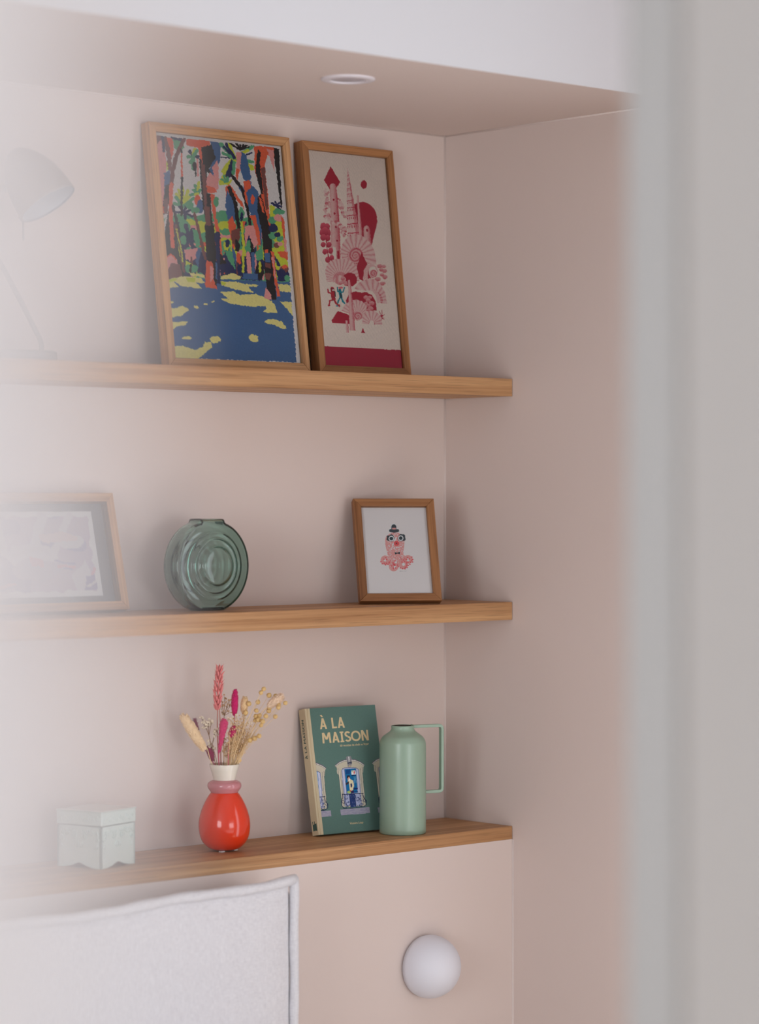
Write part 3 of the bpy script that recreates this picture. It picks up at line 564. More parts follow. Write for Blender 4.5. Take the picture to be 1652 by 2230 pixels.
def art_octopus(U, V):
    # drawing units: px of the print magnified; the figure sits in the middle
    f = lambda q: ((q[0] - 800) / 0.06659, (q[1] - 1130) / 0.06659)
    H = homog(UVQ, [f((775.6, 1106)), f((920.4, 1105.8)), f((935.2, 1292.6)), f((789, 1293))])
    X, Y = happly(H, U, V)
    P = Paint(X, Y, (172, 168, 172), 0.89, 0, 30.0, (167, 169, 175)); p, e, l = P.poly, P.ell, P.line
    S_, D_, W_, K_ = (205, 116, 116), (176, 66, 74), (208, 178, 196), (36, 44, 50)
    PW = (192, 188, 190)
    # pale rim around the hat
    e(PW, 750, 380, 180, 80); e(PW, 745, 255, 100, 105)
    for (x, y, r) in ((450, 1330, 150),):
        e(S_, x, y, r, r)
    p(S_, (480, 680), (455, 800), (480, 930), (520, 1080), (545, 1200), (520, 1400), (620, 1480), (900, 1480), (1080, 1300), (1060, 1200), (1060, 1050), (1085, 900), (1095, 720), (1040, 560), (900, 450), (650, 450), (530, 530))
    e(S_, 560, 720, 105, 200); l(S_, 150, (600, 1280), (520, 1400)); e(S_, 1215, 1310, 150, 140); l(S_, 110, (1080, 1230), (1120, 1290)); e(S_, 735, 1530, 160, 158); l(S_, 160, (720, 1250), (660, 1500)); e(S_, 1060, 1470, 150, 150); l(S_, 140, (880, 1250), (950, 1500))
    e((172, 168, 172), 450, 1325, 48, 44); e((172, 168, 172), 1215, 1320, 50, 46); e((172, 168, 172), 1062, 1466, 48, 50); e((172, 168, 172), 765, 1555, 40, 40); p((172, 168, 172), (815, 1300), (835, 1340), (838, 1440), (770, 1420))
    p((172, 168, 172), (905, 1540), (960, 1560), (900, 1640)); l((150, 60, 70), 14, (960, 1240), (1000, 1330)); l(D_, 16, (1090, 1250), (1130, 1330)); l(D_, 18, (640, 1300), (580, 1450)); l(D_, 26, (840, 1440), (890, 1560)); e(D_, 745, 1480, 50, 40)
    rnd = random.Random(7)
    for k in range(230):
        x = rnd.uniform(490, 1075); y = rnd.uniform(470, 1350); d = ((x - 790) / 300) ** 2 + ((y - 820) / 330) ** 2
        if abs(x - 780) > 330 - abs(y - 760) * 0.12 or (y > 1080 and rnd.random() < 0.5): continue
        r = rnd.uniform(8, 16) + (8 * rnd.random() if d < 0.5 else 0); e(W_, x, y, r, r * 0.9)
    for k in range(40): e(W_, rnd.uniform(560, 900), rnd.uniform(1200, 1620), 8, 7)
    for x, y in ((310, 1380), (355, 1445), (465, 1478), (550, 1465), (420, 1430), (495, 1430), (580, 1400), (415, 1300), (475, 1255), (495, 1310), (1340, 1235), (1370, 1310), (1365, 1390), (1300, 1400), (1275, 1465), (1220, 1500), (1180, 1570), (1110, 1610), (1030, 1605), (960, 1580), (1165, 1455), (1165, 1515), (1120, 1560), (1195, 1250), (1250, 1295), (1170, 1310), (1060, 1325), (1010, 1390), (1100, 1370), (1155, 1400), (715, 1420), (785, 1350), (665, 1515), (720, 1560), (800, 1580), (730, 1605), (770, 1500), (1210, 1400), (1340, 1340)):
        e(D_, x, y, 26, 22)
    # brow patches and round eyes
    for pts in (((500, 570), (530, 535), (600, 530), (640, 495), (700, 510), (745, 560), (768, 640), (730, 710), (660, 738), (580, 712), (505, 690), (498, 640), (520, 600)), ((872, 600), (910, 530), (960, 485), (1030, 500), (1080, 495), (1115, 530), (1120, 600), (1140, 660), (1110, 705), (1040, 712), (980, 728), (900, 700), (868, 650))): p(K_, *pts)
    for x, y in ((660, 635), (972, 622)): e((200, 196, 196), x, y, 90, 88); e(K_, x, y, 62, 60)
    e((184, 62, 68), 832, 790, 90, 80); e((30, 26, 30), 832, 790, 22, 20)
    p(K_, (768, 1066), (855, 1100), (940, 1052), (945, 1146), (860, 1110), (785, 1155)); e(K_, 857, 1104, 22, 18)
    # bowler hat
    e(K_, 745, 262, 84, 84); p(K_, (662, 250), (828, 250), (828, 340), (662, 340)); l(K_, 100, (635, 380), (870, 380)); e(K_, 755, 390, 150, 54); p((205, 116, 116), (690, 290), (815, 290), (808, 345), (690, 345))
    l((140, 136, 140), 9, (930, 1690), (955, 1665), (950, 1695), (990, 1672), (1000, 1695), (1040, 1675), (1060, 1695)); l((140, 136, 140), 8, (1075, 1685), (1110, 1668), (1120, 1690), (1160, 1668), (1165, 1690))
    return P.C

def art_pastel(U, V):
    X = U * 1000; Y = V * 620
    P = Paint(X, Y, (235, 234, 238), 0.85, 14, 60.0); p, e, l = P.poly, P.ell, P.line
    LAV, LIL, ROSE, PALE = (156, 142, 196), (186, 160, 204), (226, 140, 168), (222, 214, 226)
    i = P.box(45, 955, 40, 580); t = Y[i] / 620; n = vnoise(X[i] / 170, Y[i] / 120, 3)
    P.mix(i, LIL, (205, 180, 205), n * 1.2); P.C[i[n < 0.36]] = P.col(LAV)
    for a, b, w in ((150, 260, 60), (520, 420, 80), (760, 560, 60)): P.C[P.inline([(a + 60, 40), (b, 420)], w)] = P.col(PALE)
    p(LAV, (45, 330), (200, 300), (330, 420), (260, 560), (45, 575)); e(PALE, 470, 330, 200, 110); e((196, 180, 206), 480, 420, 200, 80); p((232, 150, 160), (60, 440), (120, 430), (160, 540), (60, 560)); l((230, 150, 170), 22, (150, 545), (300, 530))
    l((140, 120, 190), 16, (640, 360), (800, 380)); l(ROSE, 18, (650, 400), (800, 400)); l((140, 120, 190), 12, (700, 420), (780, 415)); e(PALE, 790, 220, 110, 60); p(PALE, (760, 470), (900, 360), (940, 575), (780, 575)); l(ROSE, 24, (900, 560), (950, 420)); p((120, 104, 178), (880, 470), (955, 460), (955, 575), (860, 575)); l(PALE, 20, (880, 540), (955, 520)); e((235, 200, 205), 700, 190, 160, 40); p(ROSE, (430, 330), (540, 335), (535, 400), (490, 380), (440, 400))
    return P.C * 0.6 + 0.4 * 0.78

# cover of the cookbook: three arched windows with iron balconies
GRNB = (70, 108, 98)
def art_cover(U, V):
    f = lambda q: ((q[0] - 640) / 0.1211, (q[1] - 1600) / 0.1211)
    H = homog(UVQ, [f((673.3, 1543.7)), f((817.4, 1535)), f((845, 1804)), f((703.6, 1819.8))])
    X, Y = happly(H, U, V)
    P = Paint(X, Y, (205, 200, 196), 0.86); P.C[:] = lin((98, 130, 122)) * 0.95; p, e, l = P.poly, P.ell, P.line
    ST, ST2, INK, SILL = (176, 166, 146), (132, 124, 124), (22, 30, 62), (152, 146, 154)
    def window(dx, dy, who):
        q = lambda *pts: [(x + dx + (y - 800) * 0.0, y + dy) for x, y in pts]
        p(ST, *q((735, 580), (800, 510), (900, 465), (1000, 450), (1100, 460), (1200, 500), (1268, 548), (1245, 600), (1240, 690), (1225, 700), (1280, 1290), (860, 1320), (800, 740), (775, 720), (765, 610)))
        for k, (c, w) in enumerate((((92, 86, 92), 22), ((196, 190, 182), 10), ((60, 58, 70), 5))): l(c, w, *q((745, 570 + 12 * k), (810, 515 + 12 * k), (900, 475 + 12 * k), (1000, 460 + 12 * k), (1100, 468 + 12 * k), (1195, 508 + 12 * k), (1255, 552 + 12 * k)))
        l((70, 66, 70), 5, *q((790, 620), (860, 1300))); l((70, 66, 70), 4, *q((1225, 590), (1275, 1280))); l((110, 100, 96), 6, *q((820, 640), (885, 1300))); l((110, 100, 96), 6, *q((1190, 620), (1245, 1280))); l((200, 192, 170), 8, *q((806, 640), (872, 1300)))
        p((150, 152, 176), *q((850, 660), (880, 620), (990, 605), (1110, 612), (1160, 640), (1215, 1280), (905, 1300)))
        p((16, 92, 138), *q((905, 640), (1110, 620), (1140, 1060), (940, 1080)))
        l(INK, 7, *q((850, 660), (880, 622), (990, 606), (1110, 612), (1160, 640))); l(INK, 5, *q((850, 660), (905, 1290))); l((60, 70, 110), 5, *q((905, 640), (945, 1080))); l((60, 70, 110), 5, *q((1160, 640), (1200, 1060))); l((190, 190, 206), 12, *q((880, 660), (925, 1080))); l((190, 190, 206), 14, *q((1130, 640), (1165, 1060)))
        if who:
            p((20, 60, 110), *q((930, 650), (1010, 640), (1000, 720), (930, 730))); p((210, 206, 200), *q((1030, 660), (1105, 655), (1108, 735), (1030, 738))); e((190, 40, 50), 1080 + dx, 695 + dy, 10, 30); e((150, 170, 90), 1050 + dx, 680 + dy, 8, 16); l(INK, 10, *q((1035, 752), (1112, 748))); l((120, 170, 190), 6, *q((1080, 770), (1085, 890))); l((120, 170, 190), 6, *q((1105, 770), (1112, 880)))
            p((200, 186, 150), *q((960, 850), (1000, 810), (1050, 840), (1066, 920), (1060, 1020), (1000, 1030), (985, 900))); p((50, 44, 52), *q((930, 890), (985, 850), (985, 890), (935, 930))); e((176, 130, 110), 978 + dx, 800 + dy, 26, 36); p((30, 24, 40), *q((945, 790), (955, 750), (1000, 745), (1006, 790), (980, 775), (960, 810))); l((200, 186, 150), 26, *q((1050, 850), (1062, 940), (1030, 1030))); p((226, 222, 216), *q((975, 810), (1000, 800), (1000, 850), (980, 850))); p((24, 34, 80), *q((1010, 900), (1040, 890), (1040, 960), (1015, 970)))
            l((20, 40, 90), 26, *q((1070, 990), (1130, 985))); l((20, 40, 90), 18, *q((1075, 1045), (1135, 1040))); e((150, 168, 90), 985 + dx, 1050 + dy, 34, 22); e((170, 60, 60), 1015 + dx, 1030 + dy, 14, 14); p((40, 30, 70), *q((1020, 1030), (1065, 1010), (1075, 1065), (1020, 1075)))
        else:
            p((150, 172, 196), *q((905, 650), (1105, 630), (1140, 1060), (940, 1080))); l((60, 84, 140), 8, *q((1010, 640), (1045, 1070))); l((60, 84, 140), 8, *q((920, 860), (1120, 850))); l((190, 160, 180), 40, *q((960, 700), (975, 820)))
        p((36, 52, 96), *q((985, 1085), (1090, 1080), (1110, 1310), (1010, 1325))); i = P.inpoly(q((900, 1085), (1220, 1070), (1250, 1300), (905, 1330))); n = vnoise(X[i] / 14, Y[i] / 30, 8); P.C[i[n > 0.72]] = P.col((70, 80, 120))
        l(INK, 14, *q((862, 1095), (1240, 1068))); l(INK, 12, *q((872, 1095), (868, 1150), (848, 1210), (856, 1290), (890, 1345), (1000, 1338), (1240, 1312), (1290, 1270), (1292, 1210), (1250, 1150), (1225, 1075)))
        for cx_, cy_, r in ((880, 1220, 34), (1262, 1190, 32), (930, 1150, 26), (960, 1260, 40), (1140, 1160, 34), (1200, 1270, 34), (1060, 1150, 24)):
            th = np.linspace(0, 5.2, 14); l(INK, 8, *[(cx_ + dx + r * math.cos(a) * (1 - a / 9), cy_ + dy + r * 1.2 * math.sin(a) * (1 - a / 9)) for a in th])
        for x0, x1 in ((905, 935), (985, 1010), (1090, 1112), (1180, 1212)): l(INK, 7, *q((x0, 1090), (x1, 1325)))
        i = P.inpoly(q((825, 1368), (1345, 1312), (1356, 1415), (1150, 1440), (840, 1465))); P.mix(i, SILL, (120, 116, 140), vnoise(X[i] / 30, Y[i] / 8, 6) * 0.8)
        # keystone
        p((120, 116, 118), *q((932, 420), (965, 405), (1025, 405), (1034, 450), (1040, 540), (1022, 600), (985, 608), (965, 590), (955, 520))); p((60, 64, 78), *q((955, 520), (1040, 500), (1040, 545), (1000, 530), (960, 550))); l((196, 190, 186), 14, *q((985, 415), (990, 500))); e((170, 150, 120), 1000 + dx, 585 + dy, 22, 14)
    window(-690, 68, False); window(668, -52, False); window(0, 0, True)
    return P.C * (0.95 + 0.1 * vnoise(X / 7, Y / 7, 2))[:, None]

# ------------------------------------------------------------------ framed pictures
def bar(name, L, bw, t, mat, parent, loc, roty):
    """mitred frame bar: outer edge along local X at z=0, inner edge at z=bw; y from 0 (back) to -t"""
    h = L / 2; lip = 0.0016
    v = []
    for y in (0.0, -t):
        v += [(-h, y, 0), (h, y, 0), (h - bw, y, bw), (-h + bw, y, bw)]
    f = [(0, 1, 2, 3), (7, 6, 5, 4), (0, 4, 5, 1), (2, 6, 7, 3), (1, 5, 6, 2), (3, 7, 4, 0)]
    o = mesh(name, v, f, mat, parent)
    o.location = loc; o.rotation_euler = (0, roty, 0)
    bevel(o, 0.0007, 1)
    return o
def picture(x0, zs, w, h, bw, t, lean, turn, label, art, nx, ny, mat, recess=0.006, inset=None, mat_board=None, group='framed pictures leaning on the shelves', y0=None):
    a = math.radians(lean)
    yb = (-h * math.sin(a) - 0.0015) if y0 is None else y0
    root = empty('picture_frame', (x0, yb, zs + 0.0002), (-a, 0, math.radians(turn)))
    tag(root, label, 'picture frame', group)
    bar('frame_bar', w, bw, t, mat, root, (w / 2, 0, 0), 0)
    bar('frame_bar', w, bw, t, mat, root, (w / 2, 0, h), math.pi)
    bar('frame_bar', h, bw, t, mat, root, (0, 0, h / 2), math.pi / 2)
    bar('frame_bar', h, bw, t, mat, root, (w, 0, h / 2), -math.pi / 2)
    yi = -t + recess
    box('backing_board', (bw * 0.6, w - bw * 0.6, yi + 0.0035, min(-0.001, yi + 0.007), bw * 0.6, h - bw * 0.6), BACKB, root)
    if inset is None:
        print_sheet('print', w - 2 * bw, h - 2 * bw, nx, ny, art, root, (bw, yi + 0.002, bw))
    else:
        box('mat_board', (bw * 0.8, w - bw * 0.8, yi + 0.0022, yi + 0.0032, bw * 0.8, h - bw * 0.8), mat_board, root)
        ix, iz = inset
        print_sheet('print', w - 2 * bw - 2 * ix, h - 2 * bw - 2 * iz, nx, ny, art, root, (bw + ix, yi + 0.0015, bw + iz))
    g = mesh('glass_pane', [(bw * 0.9, 0, bw * 0.9), (w - bw * 0.9, 0, bw * 0.9), (w - bw * 0.9, 0, h - bw * 0.9), (bw * 0.9, 0, h - bw * 0.9)], [(0, 1, 2, 3)], GLASS, root)
    g.location = (0, yi - 0.0012 if inset is None else -t + 0.003, 0)
    return root
picture(-0.7363, S1[1], 0.3223, 0.4352, 0.0160, 0.0222, 8.0, 0, 'large oak frame with a bright print of palm trunks and blue shade', art_palms, 300, 420, OAK)
picture(-0.3856, S1[1], 0.2258, 0.4322, 0.0152, 0.0240, 7.0, 0, 'tall narrow oak frame with a crimson print of towering shells', art_shells, 230, 440, OAKD)
picture(-0.2913, S2[1], 0.1541, 0.2025, 0.0148, 0.0185, 21.5, -31.1, 'small oak frame with a pink octopus in a bowler hat', art_octopus, 260, 320, OAKD, 0.0075, y0=-0.0755)
MATG = plain('grey_mat_board', (112, 113, 118), 0.9)
picture(-0.8135 - 0.325, S2[1], 0.3250, 0.2055, 0.0150, 0.0240, 14.0, 0, 'wide pale oak box frame with a lavender picture on grey mat', art_pastel, 120, 80, OAK, 0.016, (0.024, 0.0135), MATG)

# ------------------------------------------------------------------ cookbook
CLOTH = plain('cream_book_cloth', (208, 194, 162), 0.8, 0.2, bump=0.2, bscale=1500)
SPINE = plain('sand_spine_cloth', (200, 170, 132), 0.8, 0.2, bump=0.2, bscale=1500)
GREENB = plain('green_book_board', (98, 134, 124), 0.6, 0.35)
CREAMINK = plain('cream_lettering', (222, 200, 156), 0.7)
GREENINK = plain('green_lettering', (62, 92, 84), 0.7)
PAGES = plain('page_block', (226, 218, 200), 0.9)
def lettering(name, txt, size, mat, parent, M, bold=0.0, space=1.0, fit=None, align='LEFT'):
    c = bpy.data.curves.new(name, 'FONT'); c.body = txt; c.size = size; c.offset = bold; c.space_character = space
    c.extrude = 0.00005; c.resolution_u = 3; c.align_x = align
    tmp = bpy.data.objects.new(name + '_tmp', c); COL.objects.link(tmp)
    bpy.context.view_layer.update()
    me = bpy.data.meshes.new_from_object(tmp.evaluated_get(bpy.context.evaluated_depsgraph_get()))
    COL.objects.unlink(tmp); bpy.data.objects.remove(tmp)
    if fit:                                             # (width, height) the lettering has on the thing
        xs = [v.co.x for v in me.vertices]; ys = [v.co.y for v in me.vertices]
        sx = fit[0] / (max(xs) - min(xs)); sy = fit[1] / (max(ys) - min(ys)); x0, y0 = min(xs), min(ys)
        for v in me.vertices: v.co.x = (v.co.x - x0) * sx; v.co.y = (v.co.y - y0) * sy
    me.materials.clear(); me.materials.append(mat)
    o = link(bpy.data.objects.new(name, me), parent); o.matrix_local = M
    return o
bw_, bh_, bt_ = 0.1611, 0.2318, 0.0201
book = empty('cookbook', (-0.3787, -0.0475, S3[1] + 0.0002), (math.radians(-11.0), 0, math.radians(-4.96)))
tag(book, 'green hardcover cookbook with cream spine leaning beside the jug', 'book')
clw = 0.0105
box('page_block', (0.003, bw_ - 0.004, -bt_ + 0.0026, -0.0026, 0.003, bh_ - 0.003), PAGES, book)
box('back_cover', (0.001, bw_, -0.0025, 0, 0, bh_), GREENB, book, 0.0004, 1)
fc = box('front_cover', (clw, bw_, -bt_, -bt_ + 0.0025, 0, bh_), GREENB, book, 0.0003, 1)
# spine and the strip of cloth that laps on to the front, with its hinge groove
sp = MB()
pr = [(0.0, 0.0), (0.0, -bt_ + 0.001), (0.001, -bt_), (0.0035, -bt_ - 0.0001), (0.0048, -bt_ + 0.0012), (0.0062, -bt_ - 0.0001), (clw, -bt_ - 0.0001), (clw, -bt_ + 0.002), (0.003, -bt_ + 0.0022), (0.0022, -0.0005)]
v = [(x, y, 0) for x, y in pr] + [(x, y, bh_) for x, y in pr]; n = len(pr)
sp.add(v, [tuple(range(n)), tuple(range(2 * n - 1, n - 1, -1))] + [(i, i + n, (i + 1) % n + n, (i + 1) % n) for i in range(n)])
so = sp.build('spine', [CLOTH, SPINE], book, False)
for p in so.data.polygons:
    if p.normal.x < -0.7: p.material_index = 1
print_sheet('cover_illustration', bw_ - clw, bh_, 210, 330, art_cover, book, (clw, -bt_ - 0.0002, 0))
# lettering places, read on the board (x from the spine edge, z from the foot)
HB = np.linalg.inv(homog([(0, bh_), (bw_, bh_), (bw_, 0), (0, 0)], [(663.6, 1544), (817.4, 1535), (845, 1804), (694, 1821)]))
def onboard(x, y): return happly(HB, x, y)
def glyphs(txt, wt):
    """geometric capitals with slab-ended I; cap height 1; returns quads and the advance width"""
    m = MB(); pen = 0.0
    def quad(*p): m.add([(x, y, 0) for x, y in p], [(0, 1, 2, 3)])
    def diag(x0, y0, x1, y1):                            # slanted stroke with level ends
        h = wt * 0.5 * math.hypot(x1 - x0, y1 - y0) / abs(y1 - y0); quad((x0 - h, y0), (x0 + h, y0), (x1 + h, y1), (x1 - h, y1))
    def arc(cx_, cy_, rx, ry, a0, a1, n=28):
        P_ = [(math.radians(a0 + (a1 - a0) * i / n)) for i in range(n + 1)]; h = wt * 0.5
        for u, v_ in zip(P_[:-1], P_[1:]):
            quad((cx_ + (rx + h) * math.cos(u), cy_ + (ry + h) * math.sin(u)), (cx_ + (rx + h) * math.cos(v_), cy_ + (ry + h) * math.sin(v_)), (cx_ + (rx - h) * math.cos(v_), cy_ + (ry - h) * math.sin(v_)), (cx_ + (rx - h) * math.cos(u), cy_ + (ry - h) * math.sin(u)))
    h = wt / 2
    for ch in txt:
        x = pen
        if ch == ' ': pen += 0.34; continue
        if ch in 'AÀ':
            diag(x + .06 + h, 0, x + .38, 1); diag(x + .70 - h, 0, x + .38, 1); quad((x + .18, .20), (x + .58, .20), (x + .55, .20 + wt * .9), (x + .21, .20 + wt * .9))
            if ch == 'À': quad((x + .16, 1.28), (x + .34, 1.30), (x + .44, 1.10), (x + .30, 1.10))
            pen += .78
        elif ch == 'L': quad((x + .04, 0), (x + .04 + wt, 0), (x + .04 + wt, 1), (x + .04, 1)); quad((x + .04, 0), (x + .50, 0), (x + .50, wt * .95), (x + .04, wt * .95)); pen += .52
        elif ch == 'M':
            quad((x + .02, 0), (x + .02 + wt, 0), (x + .05 + wt, 1), (x + .05, 1)); quad((x + .80 - wt, 0), (x + .80, 0), (x + .77, 1), (x + .77 - wt, 1)); diag(x + .41, .34, x + .05 + wt * .62, 1); diag(x + .41, .34, x + .77 - wt * .62, 1); pen += .84
        elif ch == 'I': quad((x + .17 - h, 0), (x + .17 + h, 0), (x + .17 + h, 1), (x + .17 - h, 1)); quad((x, 0), (x + .34, 0), (x + .34, wt * .8), (x, wt * .8)); quad((x, 1 - wt * .8), (x + .34, 1 - wt * .8), (x + .34, 1), (x, 1)); pen += .40
        elif ch == 'S': arc(x + .29, .27, .21, .27 - h, -155, 90); arc(x + .29, .73 + .0, .19, .27 - h, 90 - 65, 270); pen += .60
        elif ch == 'O': arc(x + .42, .5, .36, .5 - h, 0, 360, 48); pen += .88
        elif ch == 'N': quad((x + .04, 0), (x + .04 + wt, 0), (x + .04 + wt, 1), (x + .04, 1)); quad((x + .68 - wt, 0), (x + .68, 0), (x + .68, 1), (x + .68 - wt, 1)); diag(x + .68 - wt * .62, 0, x + .04 + wt * .62, 1); pen += .74
    return m
def caps(name, txt, wt, M, width, cap, mat):
    m = glyphs(txt, wt); xs = [p[0] for p in m.v]; x0 = min(xs); k = width / (max(xs) - x0)
    m.v = [((x - x0) * k, y * cap, (i // 4) * 2.0e-6) for i, (x, y, _) in enumerate(m.v)]
    o = m.build(name, mat, book, False); o.matrix_local = M
    return o
def front_text(name, txt, p0, p1, hh, bold, font_h=0.02):
    x0, z0 = onboard(*p0); x1, _ = onboard(*p1)
    M = Matrix.Translation((x0, -bt_ - 0.00035, z0)) @ Matrix.Rotation(math.pi / 2, 4, 'X')
    if txt.isupper(): return caps(name, txt, 0.165, M, x1 - x0, hh, CREAMINK)
    lettering(name, txt, font_h, CREAMINK, book, M, bold, 1.0, (x1 - x0, hh))
c2 = lambda x, y: (640 + 0.1211 * x, 1530 + 0.1211 * y)
c3 = lambda x, y: (640 + 0.1211 * x, 1600 + 0.1211 * y)
front_text('title_lettering', 'À LA', c2(472, 492), c2(922, 462), 0.0200, 0)
front_text('title_lettering', 'MAISON', c2(518, 752), c2(1350, 690), 0.0196, 0)
front_text('subtitle_lettering', '60 recettes de chefs au foyer', c2(835, 822), c2(1350, 785), 0.0054, 0.00022)
front_text('author_lettering', 'Victoire Loup', c3(1000, 1640), c3(1238, 1620), 0.0052, 0.00022)
Ms = Matrix(((0, 0, -1, -0.0003), (0, 1, 0, -0.0122), (1, 0, 0, 0.1400), (0, 0, 0, 1)))
caps('spine_lettering', 'À LA MAISON', 0.13, Ms, 0.0720, 0.0066, GREENINK)
mk = MB()
for y0, z0, z1 in ((0.0, 0.0, 0.0175), (0.0019, 0.0, 0.0118), (0.0038, 0.0006, 0.0122), (0.0054, 0.0, 0.0178), (0.0072, 0.0012, 0.0132), (0.0088, 0.0004, 0.0132), (0.0106, 0.0, 0.0136)):
    mk.box(-0.00025, 0.0002, -0.0176 + 0.0106 - y0 + 0.0012, -0.0176 + 0.0106 - y0 + 0.0027, 0.008 + z0, 0.008 + z1)
mk.build('publisher_mark', GREENINK, book, False)

# ------------------------------------------------------------------ green glass vase
def glass_vase():
    m, N, L, B = new_mat('smoky_green_glass')
    B.inputs['Base Color'].default_value = (0.88, 0.95, 0.92, 1); B.inputs['Roughness'].default_value = 0.0
    B.inputs['Transmission Weight'].default_value = 1.0; B.inputs['IOR'].default_value = 1.45
    va = N.new('ShaderNodeVolumeAbsorption'); va.inputs['Color'].default_value = (0.32, 0.63, 0.55, 1); va.inputs['Density'].default_value = 120.0
    L.new(va.outputs[0], N['Material Output'].inputs['Volume'])
    R, T, cz = 0.0815, 0.040, 0.0775       # disc radius, thickness, height of the disc's centre
    NA = 240
    TOP = 0.0825                                                        # mouth, above the disc's centre
    side = spline([(0.0255, TOP), (0.0252, 0.0800), (0.0275, 0.0768), (0.0330, 0.0738), (0.0390, 0.0712), (0.0450, 0.0680)], 6)
    sa = [(math.atan2(x, z), math.hypot(x, z)) for x, z in side]         # angle from straight up, radius
    def outline(a):
        """distance from the disc's centre to the outline, angle from +X"""
        x, z = math.cos(a), math.sin(a); r = R
        if z < -1e-6: r = min(r, cz / -z)                               # flat foot
        if z > 0:
            t = math.atan2(abs(x), z)
            if t <= sa[0][0]: return TOP / z
            if t < sa[-1][0]: return float(np.interp(t, [q[0] for q in sa], [q[1] for q in sa]))
        return r
    rad = [outline(2 * math.pi * k / NA) for k in range(NA)]
    # smooth corners slightly
    topset = {k for k in range(NA) if math.sin(2 * math.pi * k / NA) > 0.5 and abs(rad[k] * math.sin(2 * math.pi * k / NA) - TOP) < 1e-5}
    steps = [(0.0, 0.0165), (0.20, 0.0165), (0.36, 0.0160), (0.425, 0.0145), (0.455, 0.0110), (0.47, 0.0075), (0.50, 0.0060), (0.555, 0.0075), (0.60, 0.0080), (0.635, 0.0060), (0.655, 0.0035), (0.69, 0.0030), (0.74, 0.0042), (0.775, 0.0036), (0.80, 0.0008), (0.83, 0.0)]
    rows = []                                                             # (fraction or absolute, y)
    v = []; f = []
    def ring(fn):
        s = len(v)
        for k in range(NA):
            a = 2 * math.pi * k / NA; x, y, z = fn(a, rad[k]); v.append((x, y, z))
        return s
    rings = []
    def P(a, r, y): return (r * math.cos(a), y, cz + r * math.sin(a))
    for side in (-1, 1):
        seq = []
        for q, h in steps[1:]:
            seq.append(ring(lambda a, rk, q=q, h=h: P(a, q * R * 0.95, side * (T / 2 + h))))
        for q, dy in ((0.90, 0.0), (0.95, 0.0), (0.975, 0.0012), (0.992, 0.004), (1.0, 0.009)):
            seq.append(ring(lambda a, rk, q=q, dy=dy: P(a, rk * q if rk > R * 0.95 or True else 0, side * (T / 2 - dy))))
        c = len(v); v.append((0, side * (T / 2 + steps[0][1]), cz))
        for k in range(NA):
            t = (c, seq[0] + k, seq[0] + (k + 1) % NA); f.append(t if side < 0 else t[::-1])
        for i in range(len(seq) - 1):
            for k in range(NA):
                t = (seq[i] + k, seq[i + 1] + k, seq[i + 1] + (k + 1) % NA, seq[i] + (k + 1) % NA); f.append(t if side < 0 else t[::-1])
        rings.append(seq[-1])
    a0, b0 = rings
    for k in range(NA):
        k2 = (k + 1) % NA
        if k in topset and k2 in topset: continue                        # the mouth
        f.append((a0 + k, b0 + k, b0 + k2, a0 + k2))
    o = mesh('glass_vase', v, f, m, None, True)
    sm = o.modifiers.new('solidify', 'SOLIDIFY'); sm.thickness = 0.0042; sm.offset = -1
    o.location = (-0.6640, -0.0960, S2[1] + 0.0003)
    tag(o, 'smoky green glass disc vase with stepped rings on the middle shelf', 'vase')
    return o
glass_vase()

# ------------------------------------------------------------------ red vase with dried flowers
RVX, RVY, RVZ = -0.6255, -0.0975, S3[1]
k_ = 0.0001590
GLZ = dict(rough=0.16, spec=0.5, coat=0.25)
rv = tag(empty('ceramic_vase', (RVX, RVY, RVZ)), 'glossy red teardrop vase with pink collar and white neck', 'vase')
def zc(y): return (2112 - y) * k_ + 0.0015
def rc(h): return h * k_
red = [(110, 2106), (150, 2098), (190, 2075), (235, 2030), (262, 1980), (279, 1920), (286, 1850), (283, 1790), (272, 1730), (254, 1670), (230, 1610), (200, 1550), (172, 1505), (150, 1476)]
prof = spline([(rc(a), zc(b)) for a, b in red], 4)
lathe('body', prof, plain('red_glaze', (228, 58, 24), **GLZ), rv, 72)
prof = spline([(rc(148), zc(1477)), (rc(166), zc(1452)), (rc(183), zc(1425)), (rc(188), zc(1398)), (rc(180), zc(1370)), (rc(155), zc(1350)), (rc(123), zc(1337))], 5)
lathe('collar', prof, plain('pink_glaze', (206, 136, 142), vary=0.12, vscale=40, **GLZ), rv, 72)
wh = [(rc(122), zc(1340)), (rc(130), zc(1300)), (rc(147), zc(1235)), (rc(167), zc(1168)), (rc(165), zc(1163)), (rc(158), zc(1163)), (rc(138), zc(1235)), (rc(118), zc(1300)), (rc(112), zc(1340))]
lathe('neck', wh, plain('ivory_glaze', (234, 226, 212), **GLZ), rv, 72, cap=(False, True))
for a in (-100, 20, 140):
    t = math.radians(a) - TH
    box('foot_pad', (rc(120) * math.cos(t) - 0.004, rc(120) * math.cos(t) + 0.004, rc(120) * math.sin(t) - 0.004, rc(120) * math.sin(t) + 0.004, 0, 0.0022), PAPER, rv, 0.0005, 1)

